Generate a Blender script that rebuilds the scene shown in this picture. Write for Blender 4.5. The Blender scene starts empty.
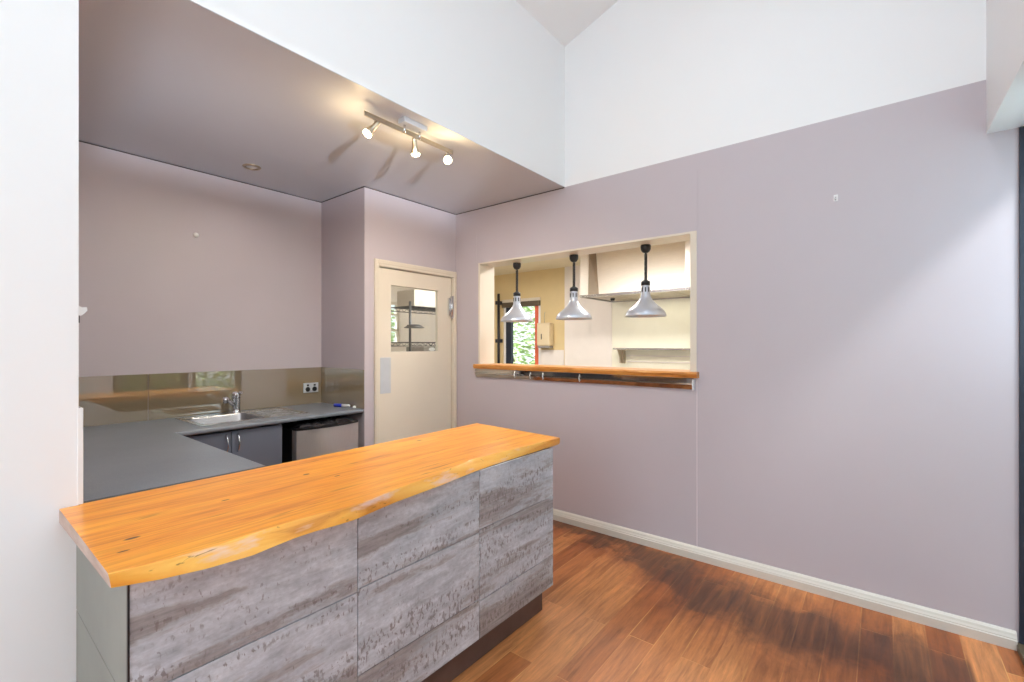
import bpy, bmesh, math, random
from mathutils import Vector, Matrix

sc = bpy.context.scene
COL = sc.collection
PI = math.pi

# ------------------------------------------------------------------ helpers
def lin(c):
    c = c / 255.0
    return c / 12.92 if c <= 0.04045 else ((c + 0.055) / 1.055) ** 2.4

def rgb(r, g, b):
    return (lin(r), lin(g), lin(b), 1.0)

Z0 = -0.02          # floor level

class MB:
    """collects shapes into one mesh"""
    def __init__(self):
        self.bm = bmesh.new()

    def box(self, a, b, mi=0, bevel=0.0, seg=2):
        x0, y0, z0 = [min(p, q) for p, q in zip(a, b)]
        x1, y1, z1 = [max(p, q) for p, q in zip(a, b)]
        if abs(z0) < 1e-9:
            z0 = Z0          # stands on the floor
        t = bmesh.new()
        vs = [t.verts.new(v) for v in ((x0, y0, z0), (x1, y0, z0), (x1, y1, z0), (x0, y1, z0),
                                       (x0, y0, z1), (x1, y0, z1), (x1, y1, z1), (x0, y1, z1))]
        for f in ((0, 3, 2, 1), (4, 5, 6, 7), (0, 1, 5, 4), (1, 2, 6, 5), (2, 3, 7, 6), (3, 0, 4, 7)):
            t.faces.new([vs[i] for i in f])
        if bevel > 0:
            bmesh.ops.bevel(t, geom=t.edges[:], offset=bevel, segments=seg, affect='EDGES', profile=0.5)
        self.merge(t, mi)
        return self

    def merge(self, t, mi=0, M=None, smooth=False):
        if M is not None:
            bmesh.ops.transform(t, matrix=M, verts=t.verts[:])
        vm = {}
        for v in t.verts:
            vm[v] = self.bm.verts.new(v.co)
        for f in t.faces:
            try:
                nf = self.bm.faces.new([vm[v] for v in f.verts])
                nf.material_index = mi if mi is not None else f.material_index
                nf.smooth = smooth or f.smooth
            except ValueError:
                pass
        t.free()

    def lathe(self, prof, center=(0, 0, 0), n=32, mi=0, M=None, cap0=False, cap1=False):
        """prof: list of (radius, z)"""
        t = bmesh.new()
        rings = []
        for r, z in prof:
            if r < 1e-6:
                rings.append([t.verts.new((0, 0, z))])
            else:
                rings.append([t.verts.new((r * math.cos(2 * PI * i / n), r * math.sin(2 * PI * i / n), z)) for i in range(n)])
        for a, b in zip(rings[:-1], rings[1:]):
            for i in range(n):
                j = (i + 1) % n
                if len(a) == 1 and len(b) == 1:
                    continue
                if len(a) == 1:
                    f = t.faces.new((a[0], b[j], b[i]))
                elif len(b) == 1:
                    f = t.faces.new((a[i], a[j], b[0]))
                else:
                    f = t.faces.new((a[i], a[j], b[j], b[i]))
                f.smooth = True
        if cap0 and len(rings[0]) > 1:
            t.faces.new(list(reversed(rings[0])))
        if cap1 and len(rings[-1]) > 1:
            t.faces.new(rings[-1])
        bmesh.ops.recalc_face_normals(t, faces=t.faces[:])
        MM = Matrix.Translation(center) @ (M if M is not None else Matrix.Identity(4))
        self.merge(t, mi, MM)
        return self

    def tube(self, pts, r, n=10, mi=0, closed=False):
        pts = [Vector(p) for p in pts]
        t = bmesh.new()
        rings = []
        up = None
        for i, p in enumerate(pts):
            a = pts[max(0, i - 1)]
            b = pts[min(len(pts) - 1, i + 1)]
            d = (b - a).normalized()
            if up is None:
                up = Vector((0, 0, 1)) if abs(d.z) < 0.9 else Vector((1, 0, 0))
            x = d.cross(up).normalized()
            y = x.cross(d).normalized()
            up = y
            rr = r[i] if isinstance(r, (list, tuple)) else r
            rings.append([t.verts.new(p + x * rr * math.cos(2 * PI * k / n) + y * rr * math.sin(2 * PI * k / n)) for k in range(n)])
        for a, b in zip(rings[:-1], rings[1:]):
            for k in range(n):
                f = t.faces.new((a[k], a[(k + 1) % n], b[(k + 1) % n], b[k]))
                f.smooth = True
        t.faces.new(list(reversed(rings[0])))
        t.faces.new(rings[-1])
        bmesh.ops.recalc_face_normals(t, faces=t.faces[:])
        self.merge(t, mi)
        return self

    def prism(self, poly, a, b, axis='X', mi=0, smooth=False):
        """extrude a 2d polygon along an axis from a to b"""
        def v3(p, s):
            if axis == 'X': return (s, p[0], p[1])
            if axis == 'Y': return (p[0], s, p[1])
            return (p[0], p[1], s)
        t = bmesh.new()
        A = [t.verts.new(v3(p, a)) for p in poly]
        B = [t.verts.new(v3(p, b)) for p in poly]
        n = len(poly)
        for i in range(n):
            f = t.faces.new((A[i], A[(i + 1) % n], B[(i + 1) % n], B[i]))
            f.smooth = smooth
        t.faces.new(A)
        t.faces.new(list(reversed(B)))
        bmesh.ops.recalc_face_normals(t, faces=t.faces[:])
        self.merge(t, mi)
        return self

    def build(self, name, mats, parent=None):
        me = bpy.data.meshes.new(name)
        bmesh.ops.remove_doubles(self.bm, verts=self.bm.verts[:], dist=1e-6)
        self.bm.to_mesh(me)
        self.bm.free()
        for m in (mats if isinstance(mats, (list, tuple)) else [mats]):
            me.materials.append(m)
        o = bpy.data.objects.new(name, me)
        COL.objects.link(o)
        if parent is not None:
            o.parent = parent
            o.matrix_parent_inverse = Matrix.Translation(parent.location).inverted() if parent.rotation_euler[:] == (0, 0, 0) else Matrix.Identity(4)
        return o

def thing(name, label, cat, loc=(0, 0, 0), group=None):
    o = bpy.data.objects.new(name, None)
    o.empty_display_size = 0.05
    COL.objects.link(o)
    o.location = loc
    tag(o, label, cat, group)
    return o

def tag(o, label, cat, group=None):
    o['label'] = label
    o['category'] = cat
    if group:
        o['group'] = group
    return o

def struct(mb, name, mats):
    o = mb.build(name, mats)
    o['kind'] = 'structure'
    return o

# ------------------------------------------------------------------ materials
def newmat(name):
    m = bpy.data.materials.new(name)
    m.use_nodes = True
    nt = m.node_tree
    return m, nt, nt.nodes['Principled BSDF']

def N(nt, typ, **kw):
    n = nt.nodes.new(typ)
    for k, v in kw.items():
        if hasattr(n, k) and not k.startswith('in_'):
            setattr(n, k, v)
    return n

def L(nt, a, ao, b, bi):
    nt.links.new(a.outputs[ao], b.inputs[bi])

def coords(nt, scale=(1, 1, 1), loc=(0, 0, 0)):
    tc = N(nt, 'ShaderNodeTexCoord')
    mp = N(nt, 'ShaderNodeMapping')
    mp.inputs['Scale'].default_value = scale
    mp.inputs['Location'].default_value = loc
    L(nt, tc, 'Object', mp, 'Vector')
    return mp

def noise(nt, vec, scale, detail=4, rough=0.55, dist=0.0):
    n = N(nt, 'ShaderNodeTexNoise')
    n.inputs['Scale'].default_value = scale
    n.inputs['Detail'].default_value = detail
    n.inputs['Roughness'].default_value = rough
    n.inputs['Distortion'].default_value = dist
    if vec is not None:
        nt.links.new(vec.outputs[0], n.inputs['Vector'])
    return n

def ramp(nt, src, out, stops, interp='LINEAR'):
    r = N(nt, 'ShaderNodeValToRGB')
    r.color_ramp.interpolation = interp
    els = r.color_ramp.elements
    while len(els) < len(stops):
        els.new(0.5)
    for e, (p, c) in zip(els, stops):
        e.position = p
        e.color = c if len(c) == 4 else (*c, 1)
    nt.links.new(src.outputs[out], r.inputs['Fac'])
    return r

def mix(nt, fac, a, b, blend='MIX'):
    m = N(nt, 'ShaderNodeMix', data_type='RGBA', blend_type=blend)
    for idx, v in ((0, fac), (6, a), (7, b)):
        if isinstance(v, (int, float)):
            m.inputs[idx].default_value = v
        elif isinstance(v, tuple):
            m.inputs[idx].default_value = v
        else:
            nt.links.new(v, m.inputs[idx])
    return m.outputs[2]

def math_n(nt, op, a, b=None, c=None, clamp=False):
    m = N(nt, 'ShaderNodeMath', operation=op, use_clamp=clamp)
    for i, v in enumerate((a, b, c)):
        if v is None:
            continue
        if isinstance(v, (int, float)):
            m.inputs[i].default_value = v
        else:
            nt.links.new(v, m.inputs[i])
    return m.outputs[0]

def bump(nt, b, height, strength=0.1, dist=0.01):
    n = N(nt, 'ShaderNodeBump')
    n.inputs['Strength'].default_value = strength
    n.inputs['Distance'].default_value = dist
    nt.links.new(height, n.inputs['Height'])
    nt.links.new(n.outputs[0], b.inputs['Normal'])

def plain(name, col, rough=0.5, metal=0.0, var=0.03, vscale=6.0, bmp=0.0, bscale=200.0, spec=0.5, coat=0.0):
    """procedural: base colour with a faint noise variation"""
    m, nt, b = newmat(name)
    mp = coords(nt)
    n = noise(nt, mp, vscale, 5)
    d = tuple(max(0, c * (1 - var)) for c in col[:3]) + (1,)
    e = tuple(min(1, c * (1 + var)) for c in col[:3]) + (1,)
    r = ramp(nt, n, 'Fac', [(0.3, d), (0.7, e)])
    L(nt, r, 'Color', b, 'Base Color')
    b.inputs['Roughness'].default_value = rough
    b.inputs['Metallic'].default_value = metal
    b.inputs['Specular IOR Level'].default_value = spec
    b.inputs['Coat Weight'].default_value = coat
    if bmp > 0:
        n2 = noise(nt, mp, bscale, 3)
        bump(nt, b, n2.outputs['Fac'], bmp, 0.002)
    return m

MAUVE = rgb(191, 182, 188)
M = {}
M['mauve'] = plain('mauve_paint', MAUVE, 0.42, var=0.02, vscale=1.5, bmp=0.12, bscale=140)
M['mauve_ceiling'] = plain('mauve_ceiling_paint', rgb(194, 197, 206), 0.3, var=0.02, vscale=1.0, bmp=0.03, bscale=60)
M['white'] = plain('white_paint', rgb(238, 239, 241), 0.55, var=0.01, vscale=1.0, bmp=0.05, bscale=120)
M['ivory'] = plain('ivory_trim_paint', rgb(222, 212, 196), 0.3, var=0.015)
M['skirt'] = plain('skirting_paint', rgb(206, 200, 190), 0.3, var=0.02)
M['door_cream'] = plain('cream_door_paint', rgb(226, 216, 200), 0.4, var=0.02, vscale=3)
M['yellow'] = plain('kitchen_yellow_paint', rgb(222, 200, 150), 0.5, var=0.02)
M['kwhite'] = plain('kitchen_white_panel', rgb(238, 230, 222), 0.35, var=0.02)
M['paleyellow'] = plain('pale_yellow_wall_panel', rgb(244, 240, 220), 0.35, var=0.02)
M['gap'] = plain('shadow_gap_dark', rgb(70, 62, 62), 0.8)
M['black'] = plain('black_plastic', rgb(24, 24, 27), 0.35, var=0.1)
M['blackmetal'] = plain('black_painted_metal', rgb(38, 38, 42), 0.4, var=0.1)
M['navyframe'] = plain('dark_navy_frame', rgb(40, 48, 62), 0.35, var=0.05)
M['orange'] = plain('orange_red_paint', rgb(226, 110, 78), 0.5, var=0.05)
M['brownframe'] = plain('brown_rail', rgb(96, 84, 66), 0.5, var=0.1)
M['chrome'] = plain('chrome', (0.75, 0.76, 0.78, 1), 0.12, metal=1.0, var=0.03)
M['silver'] = plain('silver_lamp_paint', rgb(192, 198, 210), 0.30, metal=0.4, var=0.02)
M['nickel'] = plain('brushed_nickel', rgb(190, 178, 158), 0.28, metal=1.0, var=0.06, vscale=40)
M['galv'] = plain('pale_galvanised', rgb(204, 208, 214), 0.45, metal=0.25, var=0.05)
M['plastic_white'] = plain('white_plastic', rgb(235, 235, 235), 0.35, var=0.01)
M['cabinet'] = plain('slate_grey_laminate', rgb(100, 105, 118), 0.4, var=0.03, vscale=2)
M['bluepen'] = plain('blue_plastic', rgb(40, 62, 190), 0.35, var=0.05)
M['dispenser'] = plain('beige_dispenser_plastic', rgb(226, 208, 172), 0.4, var=0.02)
M['greyplastic'] = plain('grey_plastic', rgb(150, 146, 140), 0.4, var=0.04)
M['bag'] = plain('black_plastic_bag', rgb(16, 16, 18), 0.13, var=0.1)
M['darkfloor'] = plain('dark_plinth', rgb(92, 72, 66), 0.5, var=0.2, vscale=8)
M['wedge'] = plain('hood_reflection_dark', rgb(160, 146, 128), 0.4, metal=0.7, var=0.05)  # dark tone of a reflection on the hood, put into colour
M['bark'] = plain('shrub_bark', rgb(96, 78, 60), 0.8, var=0.2, vscale=20)
M['grass'] = plain('grass_ground', rgb(98, 106, 92), 0.9, var=0.25, vscale=5)

def steel(name, col, rough, sx):
    m, nt, b = newmat(name)
    mp = coords(nt, sx)
    n = noise(nt, mp, 12, 6)
    r = ramp(nt, n, 'Fac', [(0.3, tuple(c * 0.9 for c in col[:3])), (0.7, col[:3])])
    L(nt, r, 'Color', b, 'Base Color')
    b.inputs['Metallic'].default_value = 1.0
    rr = ramp(nt, n, 'Fac', [(0.3, (rough * 0.8,) * 3), (0.7, (rough * 1.2,) * 3)])
    L(nt, rr, 'Color', b, 'Roughness')
    return m
M['steel'] = steel('brushed_stainless', rgb(206, 205, 204), 0.25, (1, 30, 30))
M['hood'] = steel('hood_stainless', rgb(246, 238, 226), 0.42, (1, 1, 30))
M['hood'].node_tree.nodes['Principled BSDF'].inputs['Metallic'].default_value = 0.45
M['bowlsteel'] = plain('satin_bowl_steel', rgb(158, 159, 163), 0.34, metal=0.95, var=0.03, vscale=3)
M['fridge'] = steel('fridge_stainless', rgb(200, 196, 194), 0.35, (30, 30, 1))
M['fridge'].node_tree.nodes['Principled BSDF'].inputs['Metallic'].default_value = 0.7
M['railsteel'] = steel('rail_stainless', rgb(190, 186, 180), 0.08, (30, 1, 30))

def counter_mat():
    m, nt, b = newmat('slate_grey_counter_laminate')
    mp = coords(nt)
    n1 = noise(nt, mp, 2.5, 4)
    n2 = noise(nt, mp, 350, 2)
    r1 = ramp(nt, n1, 'Fac', [(0.3, rgb(112, 118, 127)), (0.7, rgb(124, 129, 138))])
    r2 = ramp(nt, n2, 'Fac', [(0.35, (0.82, 0.82, 0.82)), (0.65, (1.1, 1.1, 1.1))])
    nt.links.new(mix(nt, 1.0, r1.outputs[0], r2.outputs[0], 'MULTIPLY'), b.inputs['Base Color'])
    b.inputs['Roughness'].default_value = 0.34
    return m
M['counter'] = counter_mat()

def splash_mat():
    m, nt, b = newmat('taupe_back_painted_glass')
    mp = coords(nt)
    n = noise(nt, mp, 1.2, 2)
    r = ramp(nt, n, 'Fac', [(0.3, rgb(132, 118, 96)), (0.7, rgb(137, 123, 100))])
    L(nt, r, 'Color', b, 'Base Color')
    b.inputs['Roughness'].default_value = 0.35
    b.inputs['Coat Weight'].default_value = 1.0
    b.inputs['Coat Roughness'].default_value = 0.004
    b.inputs['Specular IOR Level'].default_value = 0.0
    b.inputs['Coat IOR'].default_value = 2.7
    return m
M['splash'] = splash_mat()

def glass_mat(name, tint=(0.95, 0.97, 0.96, 1), gl=0.06):
    m = bpy.data.materials.new(name)
    m.use_nodes = True
    nt = m.node_tree
    nt.nodes.remove(nt.nodes['Principled BSDF'])
    out = nt.nodes['Material Output']
    tr = N(nt, 'ShaderNodeBsdfTransparent')
    mp = coords(nt)
    n = noise(nt, mp, 0.8, 2)
    r = ramp(nt, n, 'Fac', [(0.2, tuple(c * 0.99 for c in tint[:3])), (0.8, tint[:3])])
    L(nt, r, 'Color', tr, 'Color')
    g = N(nt, 'ShaderNodeBsdfGlossy')
    g.inputs['Roughness'].default_value = 0.02
    mx = N(nt, 'ShaderNodeMixShader')
    mx.inputs[0].default_value = gl
    L(nt, tr, 0, mx, 1)
    L(nt, g, 0, mx, 2)
    L(nt, mx, 0, out, 'Surface')
    return m
M['glass'] = glass_mat('window_glass')
M['tintglass'] = glass_mat('tinted_window_glass', (0.34, 0.36, 0.31, 1), 0.06)

def emit(name, col, s):
    m, nt, b = newmat(name)
    mp = coords(nt)
    n = noise(nt, mp, 30, 2)
    r = ramp(nt, n, 'Fac', [(0.3, tuple(c * 0.97 for c in col[:3])), (0.7, col[:3])])
    L(nt, r, 'Color', b, 'Emission Color')
    b.inputs['Base Color'].default_value = col
    b.inputs['Emission Strength'].default_value = s
    return m
M['bulb'] = emit('lit_bulb', (1.0, 0.86, 0.62, 1), 14.0)
M['diffuser'] = emit('lit_ceiling_diffuser', (1.0, 0.95, 0.84, 1), 3.0)

def floor_mat():
    m, nt, b = newmat('worn_jarrah_floorboards')
    tc = N(nt, 'ShaderNodeTexCoord')
    br = N(nt, 'ShaderNodeTexBrick')
    br.offset = 0.37
    br.offset_frequency = 2
    br.inputs['Scale'].default_value = 1.0
    br.inputs['Brick Width'].default_value = 1.25
    br.inputs['Row Height'].default_value = 0.128
    br.inputs['Mortar Size'].default_value = 0.0024
    br.inputs['Mortar Smooth'].default_value = 0.6
    br.inputs['Color1'].default_value = (0, 0, 0, 1)
    br.inputs['Color2'].default_value = (1, 1, 1, 1)
    br.inputs['Mortar'].default_value = (0.5, 0.5, 0.5, 1)
    mp0 = N(nt, 'ShaderNodeMapping')
    mp0.inputs['Location'].default_value = (0.35, 0.05, 0)
    L(nt, tc, 'Object', mp0, 'Vector')
    L(nt, mp0, 0, br, 'Vector')
    # grain, shifted board by board
    sep = N(nt, 'ShaderNodeSeparateXYZ'); L(nt, tc, 'Object', sep, 0)
    rnd = math_n(nt, 'MULTIPLY', br.outputs['Color'], 7.0)
    cmb = N(nt, 'ShaderNodeCombineXYZ')
    nt.links.new(math_n(nt, 'MULTIPLY', sep.outputs[0], 1.6), cmb.inputs[0])
    nt.links.new(math_n(nt, 'MULTIPLY', sep.outputs[1], 16.0), cmb.inputs[1])
    nt.links.new(rnd, cmb.inputs[2])
    g = noise(nt, cmb, 1.6, 8, 0.62, 0.6)
    g2 = noise(nt, cmb, 7.0, 5, 0.7, 0.3)
    base = ramp(nt, br, 'Color', [(0.0, rgb(164, 96, 54)), (0.35, rgb(192, 122, 72)), (0.7, rgb(210, 142, 88)), (1.0, rgb(178, 108, 62))])
    gr = ramp(nt, g, 'Fac', [(0.28, (0.55, 0.50, 0.46)), (0.5, (0.95, 0.95, 0.95)), (0.72, (1.25, 1.22, 1.15))])
    c = mix(nt, 1.0, base.outputs[0], gr.outputs[0], 'MULTIPLY')
    gr2 = ramp(nt, g2, 'Fac', [(0.3, (0.8, 0.78, 0.75)), (0.65, (1.1, 1.1, 1.1))])
    c = mix(nt, 0.8, c, gr2.outputs[0], 'MULTIPLY')
    # pale filled joints, broken up along their length
    jn = noise(nt, tc, 3.0, 3)
    nt.links.remove(jn.inputs['Vector'].links[0])
    L(nt, tc, 'Object', jn, 'Vector')
    jf = ramp(nt, jn, 'Fac', [(0.42, (0, 0, 0)), (0.62, (1, 1, 1))])
    jm = math_n(nt, 'MULTIPLY', br.outputs['Fac'], math_n(nt, 'MULTIPLY', jf.outputs[0], 0.8))
    c = mix(nt, jm, c, rgb(226, 170, 100))
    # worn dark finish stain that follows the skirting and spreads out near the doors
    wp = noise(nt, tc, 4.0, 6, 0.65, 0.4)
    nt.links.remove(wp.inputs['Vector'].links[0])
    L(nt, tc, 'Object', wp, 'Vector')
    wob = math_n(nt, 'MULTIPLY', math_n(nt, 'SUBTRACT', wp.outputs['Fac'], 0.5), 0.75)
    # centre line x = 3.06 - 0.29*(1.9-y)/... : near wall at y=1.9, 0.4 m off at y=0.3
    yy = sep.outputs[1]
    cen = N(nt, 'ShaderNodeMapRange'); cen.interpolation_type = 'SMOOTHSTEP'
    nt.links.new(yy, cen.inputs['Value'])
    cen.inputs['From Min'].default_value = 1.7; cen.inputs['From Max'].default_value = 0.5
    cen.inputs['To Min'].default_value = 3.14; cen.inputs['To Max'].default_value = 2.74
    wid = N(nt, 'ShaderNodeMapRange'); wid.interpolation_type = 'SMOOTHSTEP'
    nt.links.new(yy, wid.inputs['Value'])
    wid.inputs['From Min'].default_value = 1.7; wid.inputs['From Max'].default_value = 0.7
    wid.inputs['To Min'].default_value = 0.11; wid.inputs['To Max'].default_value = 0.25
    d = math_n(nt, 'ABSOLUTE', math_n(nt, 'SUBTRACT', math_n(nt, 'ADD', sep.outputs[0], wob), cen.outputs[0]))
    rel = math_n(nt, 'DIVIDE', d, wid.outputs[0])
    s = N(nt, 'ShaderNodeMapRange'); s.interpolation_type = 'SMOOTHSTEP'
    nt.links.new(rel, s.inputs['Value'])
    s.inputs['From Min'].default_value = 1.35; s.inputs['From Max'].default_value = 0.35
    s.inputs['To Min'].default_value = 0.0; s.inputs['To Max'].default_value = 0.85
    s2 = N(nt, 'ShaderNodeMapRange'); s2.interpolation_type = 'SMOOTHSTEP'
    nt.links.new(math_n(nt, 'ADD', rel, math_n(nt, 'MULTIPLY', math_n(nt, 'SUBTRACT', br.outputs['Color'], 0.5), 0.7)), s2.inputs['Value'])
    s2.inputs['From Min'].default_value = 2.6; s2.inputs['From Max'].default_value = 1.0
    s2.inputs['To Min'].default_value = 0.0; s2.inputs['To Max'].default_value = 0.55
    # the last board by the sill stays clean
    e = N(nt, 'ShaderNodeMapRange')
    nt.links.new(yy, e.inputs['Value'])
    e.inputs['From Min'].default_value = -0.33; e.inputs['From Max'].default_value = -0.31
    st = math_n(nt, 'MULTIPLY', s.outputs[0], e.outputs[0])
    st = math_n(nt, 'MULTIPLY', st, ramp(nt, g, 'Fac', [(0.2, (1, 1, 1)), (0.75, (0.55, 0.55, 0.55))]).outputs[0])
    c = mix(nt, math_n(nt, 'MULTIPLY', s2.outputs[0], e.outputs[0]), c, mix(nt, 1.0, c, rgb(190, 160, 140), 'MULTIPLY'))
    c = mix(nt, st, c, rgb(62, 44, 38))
    nt.links.new(c, b.inputs['Base Color'])
    rr = ramp(nt, g2, 'Fac', [(0.2, (0.32,) * 3), (0.8, (0.5,) * 3)])
    L(nt, rr, 'Color', b, 'Roughness')
    bump(nt, b, math_n(nt, 'SUBTRACT', 1.0, br.outputs['Fac']), 0.25, 0.002)
    return m
M['floor'] = floor_mat()

def slab_mat(name, live):
    m, nt, b = newmat(name)
    tc = N(nt, 'ShaderNodeTexCoord')
    mp = N(nt, 'ShaderNodeMapping')
    mp.inputs['Scale'].default_value = (0.9, 9.0, 9.0)
    mp.inputs['Rotation'].default_value = (0, 0, math.radians(-2.5))
    L(nt, tc, 'Object', mp, 'Vector')
    g = noise(nt, mp, 1.7, 8, 0.6, 0.9)
    mpf = N(nt, 'ShaderNodeMapping')
    mpf.inputs['Scale'].default_value = (2.5, 60.0, 60.0)
    L(nt, tc, 'Object', mpf, 'Vector')
    f = noise(nt, mpf, 2.0, 4, 0.6)
    if live:
        base = ramp(nt, g, 'Fac', [(0.25, rgb(200, 124, 44)), (0.45, rgb(240, 168, 66)), (0.7, rgb(252, 198, 96))])
        mpb = N(nt, 'ShaderNodeMapping')
        mpb.inputs['Scale'].default_value = (3.0, 8.0, 12.0)
        L(nt, tc, 'Object', mpb, 'Vector')
        p = noise(nt, mpb, 1.6, 4, 0.6)
        pk = ramp(nt, p, 'Fac', [(0.55, (0, 0, 0)), (0.68, (1, 1, 1))])
        c = mix(nt, math_n(nt, 'MULTIPLY', pk.outputs[0], 0.75), base.outputs[0], rgb(232, 200, 190))
        w = noise(nt, mpb, 6.0, 3, 0.5, 1.0)
        dk = ramp(nt, w, 'Fac', [(0.27, (1, 1, 1)), (0.33, (0, 0, 0))])
        c = mix(nt, math_n(nt, 'MULTIPLY', dk.outputs[0], 0.7), c, rgb(110, 66, 24))
    else:
        base = ramp(nt, g, 'Fac', [(0.25, rgb(196, 108, 28)), (0.42, rgb(234, 146, 42)), (0.6, rgb(246, 168, 54)), (0.8, rgb(255, 192, 78))])
        fr = ramp(nt, f, 'Fac', [(0.3, (0.80, 0.74, 0.66)), (0.6, (1.08, 1.08, 1.08))])
        c = mix(nt, 0.9, base.outputs[0], fr.outputs[0], 'MULTIPLY')
        # short dark gum veins along the grain
        mpv = N(nt, 'ShaderNodeMapping')
        mpv.inputs['Scale'].default_value = (2.2, 26.0, 26.0)
        mpv.inputs['Rotation'].default_value = (0, 0, math.radians(-2.5))
        L(nt, tc, 'Object', mpv, 'Vector')
        v = noise(nt, mpv, 1.5, 3, 0.55, 0.4)
        vk = ramp(nt, v, 'Fac', [(0.255, (1, 1, 1)), (0.35, (0, 0, 0))])
        c = mix(nt, math_n(nt, 'MULTIPLY', vk.outputs[0], 0.8), c, rgb(120, 56, 18))
        # a few gum knots
        sep = N(nt, 'ShaderNodeSeparateXYZ'); L(nt, tc, 'Object', sep, 0)
        for kx, ky, rx, ry in ((0.327, 1.551, 0.016, 0.007), (0.293, 1.470, 0.012, 0.004), (0.918, 1.775, 0.012, 0.007), (0.983, 1.66, 0.011, 0.004), (0.60, 1.69, 0.012, 0.004), (1.62, 1.93, 0.02, 0.006)):
            ax = math_n(nt, 'DIVIDE', math_n(nt, 'SUBTRACT', sep.outputs[0], kx), rx)
            ay = math_n(nt, 'DIVIDE', math_n(nt, 'SUBTRACT', sep.outputs[1], ky), ry)
            r2 = math_n(nt, 'ADD', math_n(nt, 'MULTIPLY', ax, ax), math_n(nt, 'MULTIPLY', ay, ay))
            k = math_n(nt, 'SUBTRACT', 1.6, r2, clamp=True)
            c = mix(nt, k, c, rgb(74, 32, 12))
    nt.links.new(c, b.inputs['Base Color'])
    b.inputs['Roughness'].default_value = 0.3 if not live else 0.4
    b.inputs['Coat Weight'].default_value = 0.2
    b.inputs['Coat Roughness'].default_value = 0.18
    bump(nt, b, f.outputs['Fac'] if not live else g.outputs['Fac'], 0.08 if not live else 0.4, 0.004)
    return m
M['slab'] = slab_mat('honey_timber_slab', False)
M['live'] = slab_mat('live_edge_sapwood', True)

def endgrain_mat():
    m, nt, b = newmat('sawn_end_grain')
    mp = coords(nt, (20, 6, 26))
    g = noise(nt, mp, 1.5, 5)
    r = ramp(nt, g, 'Fac', [(0.3, rgb(172, 144, 130)), (0.7, rgb(204, 182, 170))])
    L(nt, r, 'Color', b, 'Base Color')
    b.inputs['Roughness'].default_value = 0.5
    return m
M['endgrain'] = endgrain_mat()

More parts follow.
